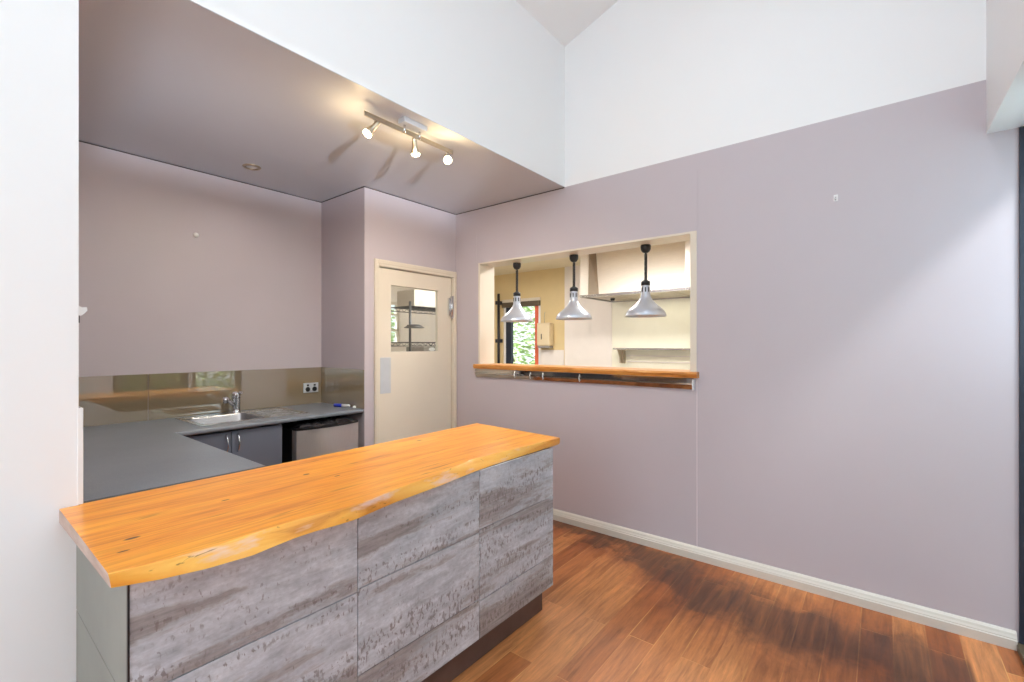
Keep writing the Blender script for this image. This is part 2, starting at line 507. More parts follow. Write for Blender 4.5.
def tile_mat():
    m, nt, b = newmat('rusted_concrete_look_tile')
    tc = N(nt, 'ShaderNodeTexCoord')
    geo = N(nt, 'ShaderNodeNewGeometry')
    sep = N(nt, 'ShaderNodeSeparateXYZ'); L(nt, tc, 'Object', sep, 0)
    off = math_n(nt, 'MULTIPLY', geo.outputs['Random Per Island'], 9.0)
    def vec(sx, sz, dz=0.0):
        c = N(nt, 'ShaderNodeCombineXYZ')
        nt.links.new(math_n(nt, 'MULTIPLY', math_n(nt, 'ADD', sep.outputs[0], off), sx), c.inputs[0])
        nt.links.new(math_n(nt, 'MULTIPLY', sep.outputs[1], sx), c.inputs[1])
        nt.links.new(math_n(nt, 'MULTIPLY', math_n(nt, 'ADD', sep.outputs[2], off), sz), c.inputs[2])
        return c
    band = noise(nt, vec(0.45, 5.0), 1.5, 2, 0.45, 0.4)
    blot = noise(nt, vec(2.6, 8.0), 2.6, 7, 0.68, 0.3)
    fine = noise(nt, vec(22, 30), 2.0, 5, 0.68)
    streak = noise(nt, vec(2.2, 34), 2.0, 5, 0.62, 0.2)
    speck = noise(nt, vec(58, 27), 1.7, 2, 0.5, 0.3)
    rows_ = noise(nt, vec(0.7, 8.0), 1.5, 2, 0.5, 0.3)
    mult = ramp(nt, fine, 'Fac', [(0.3, (0.84, 0.84, 0.84)), (0.65, (1.08, 1.08, 1.08))])
    base = mix(nt, ramp(nt, blot, 'Fac', [(0.3, (0, 0, 0)), (0.7, (1, 1, 1))]).outputs[0], rgb(164, 169, 178), rgb(214, 218, 226))
    base = mix(nt, 1.0, base, mult.outputs[0], 'MULTIPLY')
    st_ = ramp(nt, streak, 'Fac', [(0.35, (0.86, 0.85, 0.84)), (0.6, (1.04, 1.04, 1.04))])
    base = mix(nt, 0.7, base, st_.outputs[0], 'MULTIPLY')
    # broad brown bands with a ragged edge
    bsum = math_n(nt, 'ADD', band.outputs['Fac'], math_n(nt, 'ADD', math_n(nt, 'MULTIPLY', math_n(nt, 'SUBTRACT', blot.outputs['Fac'], 0.5), 0.5), math_n(nt, 'MULTIPLY', math_n(nt, 'SUBTRACT', streak.outputs['Fac'], 0.5), 0.25)))
    bmask = N(nt, 'ShaderNodeMapRange'); bmask.interpolation_type = 'SMOOTHSTEP'
    nt.links.new(bsum, bmask.inputs['Value'])
    bmask.inputs['From Min'].default_value = 0.50; bmask.inputs['From Max'].default_value = 0.60
    brown = mix(nt, ramp(nt, streak, 'Fac', [(0.3, (0, 0, 0)), (0.7, (1, 1, 1))]).outputs[0], rgb(112, 105, 103), rgb(168, 161, 160))
    brown = mix(nt, 0.6, brown, mult.outputs[0], 'MULTIPLY')
    c = mix(nt, math_n(nt, 'MULTIPLY', bmask.outputs[0], 0.85), base, brown)
    # rows of short upright rust pits
    near = ramp(nt, rows_, 'Fac', [(0.50, (0, 0, 0)), (0.57, (1, 1, 1)), (0.64, (0.6, 0.6, 0.6)), (0.72, (0, 0, 0))])
    sp = ramp(nt, speck, 'Fac', [(0.54, (0, 0, 0)), (0.60, (1, 1, 1))])
    k = math_n(nt, 'MULTIPLY', sp.outputs[0], near.outputs[0])
    few = ramp(nt, speck, 'Fac', [(0.68, (0, 0, 0)), (0.72, (1, 1, 1))])
    k = math_n(nt, 'MAXIMUM', k, math_n(nt, 'MULTIPLY', few.outputs[0], 0.7))
    c = mix(nt, math_n(nt, 'MULTIPLY', k, 0.66), c, rgb(100, 82, 78))
    nt.links.new(c, b.inputs['Base Color'])
    b.inputs['Roughness'].default_value = 0.48
    bump(nt, b, fine.outputs['Fac'], 0.12, 0.003)
    return m
M['tile'] = tile_mat()

def endtile_mat():
    m, nt, b = newmat('shaded_end_tile')
    mp = coords(nt)
    g = noise(nt, mp, 3.0, 6, 0.6)
    r = ramp(nt, g, 'Fac', [(0.3, rgb(124, 125, 117)), (0.7, rgb(140, 141, 132))])  # dim light on the bar end put into the darker colour
    L(nt, r, 'Color', b, 'Base Color')
    b.inputs['Roughness'].default_value = 0.45
    return m
M['endtile'] = endtile_mat()

def sill_mat():
    m, nt, b = newmat('pass_sill_timber')
    mp = coords(nt, (14, 1.4, 14))
    g = noise(nt, mp, 2.2, 7, 0.62, 0.8)
    r = ramp(nt, g, 'Fac', [(0.25, rgb(130, 76, 28)), (0.42, rgb(196, 126, 56)), (0.6, rgb(222, 156, 82)), (0.8, rgb(236, 178, 108))])
    L(nt, r, 'Color', b, 'Base Color')
    b.inputs['Roughness'].default_value = 0.32
    return m
M['sill'] = sill_mat()

def leaf_mat(name, a, c):
    m, nt, b = newmat(name)
    geo = N(nt, 'ShaderNodeNewGeometry')
    r = ramp(nt, geo, 'Random Per Island', [(0.0, a), (1.0, c)])
    L(nt, r, 'Color', b, 'Base Color')
    b.inputs['Roughness'].default_value = 0.55
    b.inputs['Subsurface Weight'].default_value = 0.0
    return m
M['leaf'] = leaf_mat('garden_leaves', rgb(150, 186, 104), rgb(226, 238, 186))
M['leafdark'] = leaf_mat('hedge_leaves', rgb(96, 120, 66), rgb(186, 196, 130))

# ------------------------------------------------------------------ the setting
XR = 3.20          # face of the right wall
XR2 = 3.405        # its kitchen side
YB = 3.927         # back wall of the kitchenette
YD = 3.26          # wall with the kitchen door
XN = 2.171         # side of the nib
YW = 2.006         # face of the white wall / bulkhead
XJ = 0.288         # jamb
ZC = 2.70          # kitchenette ceiling
ZS = 2.446         # soffit by the windows
YS = -0.405        # soffit face
YG = -0.56         # glass line of the front wall
XL = -2.6
XK = 6.0           # far kitchen wall
YK = 5.7           # kitchen end wall
ZK = 2.6           # kitchen ceiling

def zv(y):         # raked ceiling
    return 3.845 - 0.33 * (y - YW)

# floor
struct(MB().box((XL, -1.0, -0.08), (XK + 0.2, YK + 0.2, Z0)), 'floor', M['floor'])
struct(MB().box((2.6, YG - 0.12, 0.0), (XR, -0.502, 0.012), 0, 0.003), 'trim_1', M['brownframe'])['label'] = 'dark timber door sill strip'

struct(MB().box((XR2, 0.3, 0.0), (XK - 0.015, YK, 0.004)).box((2.28, 3.37, 0.0), (XR2, YK, 0.004)), 'floor_kitchen', plain('grey_vinyl_floor', rgb(188, 186, 180), 0.45, var=0.05, vscale=30))

# right wall: mauve below 2.70, white above, opening to the kitchen
OP0, OP1, OZ0, OZ1 = 1.0, 2.945, 1.2, 2.178
mb = MB()
mb.box((XR, YS - 0.40, 0), (XR2, OP0, ZC))
mb.box((XR, OP1, 0), (XR2, YD + 0.1, ZC))
mb.box((XR, OP0, 0), (XR2, OP1, OZ0))
mb.box((XR, OP0, OZ1), (XR2, OP1, ZC))
ya_, yb_, ztop = YS - 0.40, YW + 0.12, zv(YS - 0.4) + 0.1
mb.prism([(ya_, ZC), (yb_, ZC), (ya_, 2.714)], XR, XR2, 'X', 0)
mb.prism([(ya_, 2.714), (yb_, ZC), (yb_, ztop), (ya_, ztop)], XR, XR2, 'X', 1)
struct(mb, 'wall_right', [M['mauve'], M['white']])

# white wall and bulkhead above the bar
mb = MB()
mb.box((XL, YW, 0), (XJ, YW + 0.115, 4.1))
mb.box((XJ, YW, ZC + 0.003), (XR, YW + 0.115, 4.1))
struct(mb, 'wall_bulkhead', M['white'])

# kitchenette walls
struct(MB().box((XJ - 0.1, YB, 0), (XN + 0.1, YB + 0.1, ZC)), 'wall_back', M['mauve'])
struct(MB().box((XJ - 0.1, YW + 0.1151, 0), (XJ, YB, ZC)), 'wall_left', M['mauve'])
struct(MB().box((XN, YD + 0.1001, 0), (XN + 0.1, YB, ZC)), 'wall_nib', M['mauve'])
DX0, DX1, DZ = 2.292, 3.165, 2.085
mb = MB()
mb.box((XN, YD, 0), (DX0, YD + 0.1, ZC))
mb.box((DX1, YD, 0), (XR - 0.0005, YD + 0.1, ZC))
mb.box((DX0, YD, DZ), (DX1, YD + 0.1, ZC))
struct(mb, 'wall_door', M['mauve'])

# ceilings
mb = MB()
mb.box((XJ - 0.1, YW + 0.0005, ZC), (XR, YW + 0.115, ZC + 0.0025))
mb.box((XJ - 0.1, YW + 0.1151, ZC), (XR + 0.2, YB + 0.1, ZC + 0.05))
struct(mb, 'ceiling', M['mauve_ceiling'])
poly = [(YS - 0.4, zv(YS - 0.4)), (YW + 0.12, zv(YW + 0.12)), (YW + 0.12, zv(YW + 0.12) + 0.1), (YS - 0.4, zv(YS - 0.4) + 0.1)]
SKX, SKY = (-0.5, 1.3), (-0.2, 0.6)
def rake(y0, y1):
    return [(y0, zv(y0)), (y1, zv(y1)), (y1, zv(y1) + 0.1), (y0, zv(y0) + 0.1)]
mb = MB()
mb.prism(rake(YS - 0.4, YW + 0.12), XL, SKX[0], 'X').prism(rake(YS - 0.4, YW + 0.12), SKX[1], XR2, 'X')
mb.prism(rake(YS - 0.4, SKY[0]), SKX[0], SKX[1], 'X').prism(rake(SKY[1], YW + 0.12), SKX[0], SKX[1], 'X')
struct(mb, 'ceiling_raked', M['white'])
struct(MB().prism([(SKY[0], zv(SKY[0]) + 0.05), (SKY[1], zv(SKY[1]) + 0.05), (SKY[1], zv(SKY[1]) + 0.055), (SKY[0], zv(SKY[0]) + 0.055)], *SKX, 'X'), 'window_8', M['glass'])  # skylight added to let the overhead fill in

# dark strips painting the shade line round the kitchenette ceiling
mb = MB()
s = 0.006
mb.box((XJ, YB - 0.003, ZC - s), (XN, YB, ZC))
mb.box((XN - 0.003, YD, ZC - s), (XN, YB - 0.003, ZC))
mb.box((XN - 0.003, YD - 0.003, ZC - s), (XR, YD, ZC))
mb.box((XR - 0.003, YW + 0.002, ZC - s), (XR, YD - 0.003, ZC))
struct(mb, 'shade_strip', M['gap'])

# front wall with daylight windows, an invented slot for the streak spot, and the soffit above them
WZ0, WZ1 = 0.70, ZS
W = [(-2.2, -0.35), (0.31, 0.93), (1.56, 2.46), (2.52, 3.192)]
mb = MB()
mb.box((XL, YG - 0.10, 0), (W[3][0], YG, WZ0))
xs = [XL] + [v for w in W for v in w] + [XR]
for i in range(0, len(xs), 2):
    mb.box((xs[i], YG - 0.10, WZ0), (xs[i + 1], YG, WZ1))
mb.box((W[1][0], YG - 0.10, WZ0), (W[1][1], YG, 1.955))  # walled down to an invented slot that masks the added spot
mb.box((W[1][0], YG - 0.10, 2.118), (W[1][1], YG, WZ1))
struct(mb, 'wall_front', M['white'])
mb = MB()
mb.box((XL, -0.78, ZS), (XR, YS, zv(YS) - 0.0))
struct(mb, 'wall_soffit', M['white'])
for i, (a, b_) in enumerate(W):
    mb = MB()
    mats = [M['blackmetal'], M['glass'] if i != 2 else M['tintglass']]
    t = 0.045
    WZ0 = (0.70, 1.955, 0.70, 0.013)[i]
    WZ1 = 2.118 if i == 1 else ZS
    for p, q in (((a, WZ0), (b_, WZ0 + t)), ((a, WZ1 - t), (b_, WZ1)), ((a, WZ0 + t), (a + t, WZ1 - t)), ((b_ - t, WZ0 + t), (b_, WZ1 - t))):
        mb.box((p[0], YG - 0.075, p[1]), (q[0], YG - 0.02, q[1]))
    if i == 2:
        mb.box((1.95, YG - 0.07, WZ0 + t), (1.99, YG - 0.025, WZ1 - t))
    mb.box((a + t, YG - 0.05, WZ0 + t), (b_ - t, YG - 0.045, WZ1 - t), 1)
    struct(mb, 'window_%d' % (i + 1) if i < 3 else 'door_2', mats)
WZ0, WZ1 = 0.70, ZS
struct(MB().box((1.4, YG, WZ0 - 0.05), (2.47, YG + 0.04, WZ0), 0, 0.005), 'trim_3', M['white'])
# dark aluminium upright where the glazing meets the right wall
struct(MB().box((XR - 0.012, YG + 0.002, 0.0), (XR - 0.0005, -0.513, ZS - 0.001), 0, 0.003), 'trim_4', M['navyframe'])

# left end of the main room: unseen, window and clerestory added for fill light
mb = MB()
mb.box((XL - 0.1, -0.78, 0), (XL, -0.2, 4.6))
mb.box((XL - 0.1, 1.7, 0), (XL, YW + 0.1, 4.6))
mb.box((XL - 0.1, -0.2, 2.4), (XL, 1.7, 2.8))
mb.box((XL - 0.1, -0.2, 3.75), (XL, 1.7, 4.6))
struct(mb, 'wall_end', M['white'])
mb = MB()
for y0, y1, z0, z1 in ((-0.2, 1.7, 0, 0.05), (-0.2, 1.7, 2.35, 2.4), (-0.2, -0.15, 0.05, 2.35), (1.65, 1.7, 0.05, 2.35), (0.72, 0.78, 0.05, 2.35), (-0.2, 1.7, 2.8, 2.84), (-0.2, 1.7, 3.71, 3.75)):
    mb.box((XL - 0.07, y0, z0), (XL - 0.02, y1, z1))
mb.box((XL - 0.05, -0.15, 0.05), (XL - 0.045, 1.65, 2.35), 1)
mb.box((XL - 0.05, -0.2, 2.84), (XL - 0.045, 1.7, 3.71), 1)
struct(mb, 'window_5', [M['blackmetal'], M['glass']])

# skirting on the right wall (moulded profile)
prof = [(0, Z0), (-0.028, Z0), (-0.028, 0.024), (-0.024, 0.028), (-0.024, 0.032), (-0.018, 0.042), (-0.014, 0.052), (-0.006, 0.060), (0, 0.062)]
struct(MB().prism([(XR + p[0], p[1]) for p in prof], -0.505, YD - 0.02, 'Y'), 'baseboard_right', M['skirt'])
# board joints of the filled-in panel round the pass-through
mb = MB()
mb.box((XR - 0.003, 0.959, 0.060), (XR, 0.965, 1.19), 1)
mb.box((XR - 0.003, 0.955, OZ1 + 0.02), (XR, 0.961, 2.60))
mb.box((XR - 0.002, 2.985, OZ1 + 0.02), (XR, 2.991, 2.45))
struct(mb, 'trim_5', [M['mauve'], plain('pale_joint_filler', rgb(216, 206, 210), 0.5)])
# ivory liner of the pass-through
mb = MB()
mb.box((XR - 0.004, OP0 - 0.036, 1.236), (XR2, OP0 + 0.006, OZ1 + 0.008))
mb.box((XR - 0.004, OP1 - 0.006, 1.236), (XR2, OP1 + 0.014, OZ1 + 0.008))
mb.box((XR - 0.004, OP0 + 0.006, OZ1 - 0.006), (XR2, OP1 - 0.006, OZ1 + 0.008))
struct(mb, 'trim_6', M['ivory'])

# kitchen shell behind
mb = MB()
KW = (4.21, 4.985, 0.95, 2.16)      # window in the far wall: y0 y1 z0 z1
mb.box((XK, 3.755, 0), (XK + 0.12, KW[0], ZK))
mb.box((XK, KW[1], 0), (XK + 0.12, YK, ZK))
mb.box((XK, KW[0], 0), (XK + 0.12, KW[1], KW[2]))
mb.box((XK, KW[0], KW[3]), (XK + 0.12, KW[1], ZK))
mb.box((XK - 0.012, 2.973, 0), (XK + 0.12, 3.755, ZK), 1)
mb.box((XK, 0.3, 0), (XK + 0.12, 2.973, ZK), 2)
struct(mb, 'wall_far', [M['yellow'], M['kwhite'], M['paleyellow']])
struct(MB().box((XK - 0.014, 3.77, 0), (XK - 0.0005, 4.20, 1.335)), 'trim_7', M['kwhite'])
EW = (3.3, 4.42, 1.42, 2.06)       # window in the kitchen end wall: x0 x1 z0 z1
mb = MB()
mb.box((XN + 0.1, YK, 0), (EW[0], YK + 0.12, ZK))
mb.box((EW[1], YK, 0), (XK, YK + 0.12, ZK))
mb.box((EW[0], YK, 0), (EW[1], YK + 0.12, EW[2]))
mb.box((EW[0], YK, EW[3]), (EW[1], YK + 0.12, ZK))
struct(mb, 'wall_end_kitchen', M['kwhite'])
mb = MB()
for x0, x1, z0, z1 in ((EW[0], EW[1], EW[2], EW[2] + 0.04), (EW[0], EW[1], EW[3] - 0.04, EW[3]), (EW[0], EW[0] + 0.04, EW[2], EW[3]), (EW[1] - 0.04, EW[1], EW[2], EW[3]), (EW[0], EW[1], 1.62, 1.65), (EW[0], EW[1], 1.86, 1.885)):
    mb.box((x0, YK + 0.03, z0), (x1, YK + 0.08, z1))
mb.box((EW[0] + 0.04, YK + 0.05, EW[2] + 0.04), (EW[1] - 0.04, YK + 0.055, EW[3] - 0.04), 1)
struct(mb, 'window_6', [M['ivory'], M['glass']])
struct(MB().box((XN + 0.1, YB + 0.1, 0), (XN + 0.2, YK, ZK)), 'wall_kitchen_left', M['kwhite'])
struct(MB().box((XR2, 0.2, 0), (XK, 0.3, ZK)), 'wall_kitchen_right', M['kwhite'])
mb = MB()
mb.box((XN + 0.1, YB + 0.1, ZK), (XR2 + 0.1, YK + 0.1, ZK + 0.05))
mb.box((XR2 + 0.1, 0.2, ZK), (XK + 0.12, YK + 0.1, ZK + 0.05))
mb.box((XN + 0.1, YD + 0.1, ZK), (XR2, YB + 0.1, ZK + 0.05))
struct(mb, 'ceiling_kitchen', plain('kitchen_ceiling_paint', rgb(232, 220, 190), 0.6))
# far kitchen window: dark frame, head rail, orange-red upright outside the glass
mb = MB()
y0, y1, z0, z1 = KW
mb.box((XK - 0.03, y0, z1 - 0.12), (XK + 0.06, y1, z1 - 0.04), 2)
mb.box((XK - 0.02, y0, z1 - 0.04), (XK + 0.06, y1, z1 + 0.01), 3)
mb.box((XK + 0.02, y1 - 0.16, z0), (XK + 0.08, y1 - 0.05, z1 - 0.12), 0)
mb.box((XK + 0.02, y1 - 0.05, z0), (XK + 0.08, y1, z1 - 0.12), 4)
mb.box((XK + 0.02, y0 + 0.055, z0), (XK + 0.08, y0 + 0.125, z1 - 0.12), 5)
mb.box((XK + 0.02, y0, z0), (XK + 0.08, y0 + 0.055, z1 - 0.12), 4)
mb.box((XK + 0.02, y0 + 0.125, z0), (XK + 0.08, y1 - 0.16, z0 + 0.05), 0)
mb.box((XK + 0.045, y0 + 0.125, z0 + 0.05), (XK + 0.05, y1 - 0.16, z1 - 0.12), 1)
struct(mb, 'window_7', [M['navyframe'], M['glass'], M['brownframe'], M['ivory'], M['plastic_white'], M['orange']])

# outside ground
struct(MB().box((-14, -16, -0.30), (18, 16, -0.2)), 'ground', M['grass'])

# ------------------------------------------------------------------ garden shrubs seen in reflections and through the panes
def shrub(name, label, center, rx, ry, rz, n, mat, seed, leaf=0.09):
    rnd = random.Random(seed)
    root = thing(name, label, 'shrub', (center[0], center[1], -0.2), 'garden shrubs outside the windows')
    mbt = MB()
    for k in range(5):
        a = 2 * PI * k / 5 + rnd.random()
        top = (center[0] + rx * 0.6 * math.cos(a), center[1] + ry * 0.6 * math.sin(a), center[2] + rz * 0.3)
        mid = ((top[0] + center[0]) / 2, (top[1] + center[1]) / 2, center[2] - rz * 0.4)
        mbt.tube([(center[0] + 0.05 * math.cos(a), center[1] + 0.05 * math.sin(a), -0.2), mid, top], [0.035, 0.025, 0.01], 6)
    mbt.build('stem', M['bark'], root)
    f = MB()
    for i in range(n):
        while True:
            p = Vector((rnd.uniform(-1, 1), rnd.uniform(-1, 1), rnd.uniform(-1, 1)))
            if 0.2 < p.length < 1:
                break
        p = p.normalized() * (p.length ** 0.5)
        c = Vector((center[0] + p.x * rx, center[1] + p.y * ry, center[2] + p.z * rz))
        R = Matrix.Rotation(rnd.uniform(0, 2 * PI), 3, 'Z') @ Matrix.Rotation(rnd.uniform(-1.2, 1.2), 3, 'X')
        s_ = leaf * rnd.uniform(0.6, 1.3)
        pts = [(-1, 0, 0), (-0.2, 0.42, 0.08), (1, 0, -0.1), (-0.2, -0.42, 0.08)]
        vs = [f.bm.verts.new(c + R @ (Vector(q) * s_)) for q in pts]
        f.bm.faces.new(vs)
    o = f.build('foliage', mat, root)
    return root
shrub('shrub', 'pale green leafy shrub outside the far kitchen window', (8.4, 6.1, 1.3), 1.0, 2.2, 1.7, 6500, M['leaf'], 3, 0.075)
shrub('shrub', 'leafy shrub outside the small window seen through the door pane', (5.0, 8.6, 1.2), 1.8, 0.9, 1.5, 4000, M['leaf'], 5, 0.08)
shrub('shrub', 'bushy shrub mirrored in the taupe glass splashback', (3.8, -3.3, 0.7), 1.6, 0.8, 1.3, 5000, M['leaf'], 7, 0.07)
shrub('shrub', 'darker shrub mirrored at the left of the splashback', (0.2, -3.6, 0.6), 1.5, 0.8, 1.1, 3000, M['leafdark'], 9, 0.08)

# ------------------------------------------------------------------ timber bar slab
ZT, ZB = 0.906, 0.863
ftop = [(0.243, 1.353), (0.32, 1.335), (0.412, 1.324), (0.50, 1.328), (0.598, 1.336), (0.66, 1.336), (0.721, 1.330), (0.791, 1.312), (0.844, 1.316), (0.903, 1.318),
        (1.02, 1.346), (1.128, 1.360), (1.25, 1.378), (1.368, 1.395), (1.496, 1.425), (1.62, 1.424), (1.735, 1.416), (1.87, 1.402), (2.0, 1.392), (2.10, 1.383), (2.155, 1.383)]
fbot = [(0.251, 1.369), (0.33, 1.330), (0.42, 1.302), (0.522, 1.290), (0.60, 1.304), (0.65, 1.311), (0.708, 1.311), (0.775, 1.302), (0.83, 1.300), (0.90, 1.312),
        (1.01, 1.332), (1.12, 1.341), (1.25, 1.352), (1.36, 1.368), (1.47, 1.383), (1.60, 1.392), (1.735, 1.394), (1.87, 1.394), (2.0, 1.394), (2.12, 1.394), (2.172, 1.397)]
def slab_build():
    bm = bmesh.new()
    back = [(2.212, 2.060), (2.05, 2.052), (1.809, 2.045), (1.4, 2.030), (1.017, 2.022), (0.632, 2.018), (XJ + 0.004, 2.016), (XJ + 0.004, YW - 0.002), (0.243, YW - 0.002)]
    def resample(p, n=120):
        out = []
        for i in range(n):
            x = p[0][0] + (p[-1][0] - p[0][0]) * i / (n - 1)
            for (xa, ya), (xb, yb) in zip(p[:-1], p[1:]):
                if xa - 1e-9 <= x <= xb + 1e-9:
                    t = (x - xa) / (xb - xa)
                    t2 = t
                    out.append((x, ya + (yb - ya) * t2))
                    break
        return out
    ft, fb = resample(ftop), resample(fbot)
    rnd = random.Random(4)
    rows = []
    for i, ((xt, yt), (xb, yb)) in enumerate(zip(ft, fb)):
        j = rnd.uniform(-0.0008, 0.0008)
        bulge = 0.003
        col = [(xt, yt + 0.002, ZT), (xt, yt, ZT - 0.0015), ((xt * 2 + xb) / 3, (yt * 2 + yb) / 3 - bulge + j, ZT - 0.015),
               ((xt + xb * 2) / 3, (yt + yb * 2) / 3 - bulge - j, ZT - 0.03), (xb, yb, ZB + 0.002), (xb, yb + 0.01, ZB)]
        rows.append([bm.verts.new(c) for c in col])
    for a, b in zip(rows[:-1], rows[1:]):
        for k in range(5):
            f = bm.faces.new((a[k], a[k + 1], b[k + 1], b[k]))
            f.material_index = 1
            f.smooth = True
    bt = [bm.verts.new((x, y, ZT)) for x, y in back]
    bb = [bm.verts.new((x, y, ZB)) for x, y in back]
    ftv = [r[0] for r in rows]
    fbv = [r[5] for r in rows]
    top = bm.faces.new(ftv + bt); top.material_index = 0
    bot = bm.faces.new(list(reversed(fbv + bb))); bot.material_index = 0
    for i in range(len(bt) - 1):
        f = bm.faces.new((bt[i], bb[i], bb[i + 1], bt[i + 1])); f.material_index = 0
    f = bm.faces.new((rows[-1][0], rows[-1][1], rows[-1][2], rows[-1][3], rows[-1][4], rows[-1][5], bb[0], bt[0])); f.material_index = 1
    f = bm.faces.new([rows[0][k] for k in range(5, -1, -1)] + [bt[-1], bb[-1]]); f.material_index = 2
    for a, b in zip(rows[:-1], rows[1:]):
        for k in (0, 1, 4, 5):
            e_ = bm.edges.get((a[k], b[k]))
            if e_:
                e_.smooth = False
    bmesh.ops.triangulate(bm, faces=[top, bot])
    bmesh.ops.recalc_face_normals(bm, faces=bm.faces[:])
    mb = MB()
    mb.bm.free()
    mb.bm = bm
    return mb
slab = slab_build().build('timber_slab', [M['slab'], M['live'], M['endgrain']])
tag(slab, 'honey timber bar slab with wavy live edge on grey tiled base', 'bar top')

# ------------------------------------------------------------------ tiled bar base
bar = thing('bar_counter', 'grey concrete look tiled bar base under timber slab', 'bar counter', (1.2, 1.7, 0))
BX0, BX1, BY0, BY1 = 0.282, 2.089, 1.383, 1.985
mb = MB()
cols = [(BX0 + 0.005, 0.8935), (0.8965, 1.5005), (1.5035, BX1)]
rowsz = [[(0.119, 0.275), (0.278, 0.579), (0.582, ZB - 0.001)], [(0.119, 0.2925), (0.2955, 0.588), (0.591, ZB - 0.001)], [(0.119, 0.2825), (0.2855, 0.599), (0.602, ZB - 0.001)]]
for (x0, x1), rz_ in zip(cols, rowsz):
    for z0, z1 in rz_:
        mb.box((x0, BY0, z0), (x1, BY0 + 0.010, z1), 0, 0.0008, 1)
mb.build('front_tiles', M['tile'], bar)
mb = MB()
for z0, z1 in ((0.02, 0.272), (0.275, 0.5735), (0.5765, ZB - 0.001)):
    mb.box((BX0, BY0 + 0.004, z0), (BX0 + 0.010, YW - 0.004, z1), 0, 0.0008, 1)
o = mb.build('end_tiles', M['endtile'], bar); o['label'] = 'plain end tiles with shade in their colour'
mb = MB()
for z0, z1 in ((0.119, 0.28), (0.283, 0.598), (0.601, ZB - 0.001)):
    mb.box((BX1 - 0.010, BY0 + 0.0105, z0), (BX1, BY1 + 0.04, z1), 0, 0.0008, 1)
mb.build('return_tiles', M['tile'], bar)
mb = MB()
mb.box((BX0 + 0.012, BY0 + 0.012, 0.119), (BX1 - 0.012, BY1 + 0.03, ZB - 0.002))
mb.build('carcass', M['gap'], bar)
mb = MB()
mb.box((BX0 + 0.0005, BY0 - 0.003, 0.0), (BX0 + 0.0045, BY0 + 0.004, ZB - 0.001))
mb.build('corner_trim', M['blackmetal'], bar)
mb = MB()
mb.box((BX0 + 0.02, 1.432, 0.0), (2.058, BY1, 0.119), 0, 0.002)
mb.build('plinth', M['darkfloor'], bar)

# ------------------------------------------------------------------ kitchenette counter
ZCN = 0.899
cnt = thing('counter_top', 'slate grey laminate counter in an L under the splashback', 'counter', (0.9, 3.3, 0.86))
def rounded(u0, u1, z0, z1, r=0.014, n=6):
    """section with a post-formed rounded lip on the u1 side"""
    out = [(u0, z0), (u0, z1)]
    for k in range(n + 1):
        a = PI / 2 - PI / 2 * k / n
        out.append((u1 - r + r * math.cos(a), z1 - r + r * math.sin(a)))
    for k in range(n + 1):
        a = -PI / 2 * k / n
        out.append((u1 - r + r * math.cos(a), z0 + r + r * math.sin(a)))
    return out
SX0, SX1, SY0, SY1 = 1.085, 1.475, 3.415, 3.78       # bowl cut-out
mb = MB()
FY = 3.268
sec = [(YB - 0.0005 - 0.0 if False else p[0], p[1]) for p in rounded(-(SY0), -FY, ZCN - 0.032, ZCN)]
mb.prism([(-p[0], p[1]) for p in sec], 0.897, XN - 0.0005, 'X')
mb.box((0.897, SY0, ZCN - 0.032), (SX0, YB - 0.0005, ZCN))
mb.box((SX1, SY0, ZCN - 0.032), (XN - 0.0005, YB - 0.0005, ZCN))
mb.box((SX0, SY1, ZCN - 0.032), (SX1, YB - 0.0005, ZCN))
mb.prism(rounded(0.31, 0.897, ZCN - 0.032, ZCN), 2.066, FY + 0.004, 'Y')
mb.box((0.31, FY + 0.004, ZCN - 0.032), (0.897, YB - 0.0005, ZCN))
mb.build('benchtop', M['counter'], cnt)

# base cabinets
def handle(parent, p0, p1, out, mat):
    a, b = Vector(p0), Vector(p1)
    o = Vector(out)
    pts = [a]
    for k in range(9):
        t = k / 8
        pts.append(a.lerp(b, 0.08 + 0.84 * t) + o * (0.45 + 0.55 * math.sin(PI * t)))
    pts.append(b)
    mbh = MB().tube(pts, 0.0055, 8)
    return mbh.build('handle', mat, parent)
cab = thing('base_cabinet', 'grey two door base cabinet under the sink left of fridge', 'cabinet', (1.2, 3.6, 0))
MB().box((0.90, 3.32, 0.10), (0.916, YB - 0.02, ZCN - 0.0325)).box((1.518, 3.32, 0.10), (1.534, YB - 0.02, ZCN - 0.0325)).box((0.916, YB - 0.036, 0.10), (1.518, YB - 0.02, ZCN - 0.0325)).box((0.916, 3.32, 0.10), (1.518, YB - 0.036, 0.116)).box((0.90, 3.38, 0), (1.534, YB - 0.02, 0.0999)).build('carcass', M['cabinet'], cab)
for i, (x0, x1) in enumerate(((0.905, 1.2045), (1.2085, 1.532))):
    d = MB().box((x0, 3.30, 0.12), (x1, 3.319, 0.855), 0, 0.002).build('door', M['cabinet'], cab)
    hx = x1 - 0.028 if i == 0 else x0 + 0.036
    handle(d, (hx, 3.301, 0.835), (hx, 3.301, 0.72), (0, -0.028, 0), M['chrome'])
cab2 = thing('base_cabinet', 'grey base cabinet under the left arm of the counter behind bar', 'cabinet', (0.6, 2.8, 0))
MB().box((0.31, 2.09, 0.10), (0.85, 3.298, ZCN - 0.0325)).box((0.31, 2.09, 0), (0.80, 3.298, 0.10)).build('carcass', M['cabinet'], cab2)
for y0, y1 in ((2.095, 2.49), (2.495, 2.89), (2.895, 3.29)):
    d = MB().box((0.851, y0, 0.12), (0.870, y1, 0.855), 0, 0.002).build('door', M['cabinet'], cab2)
    handle(d, (0.869, y1 - 0.03, 0.835), (0.869, y1 - 0.03, 0.72), (0.022, 0, 0), M['chrome'])

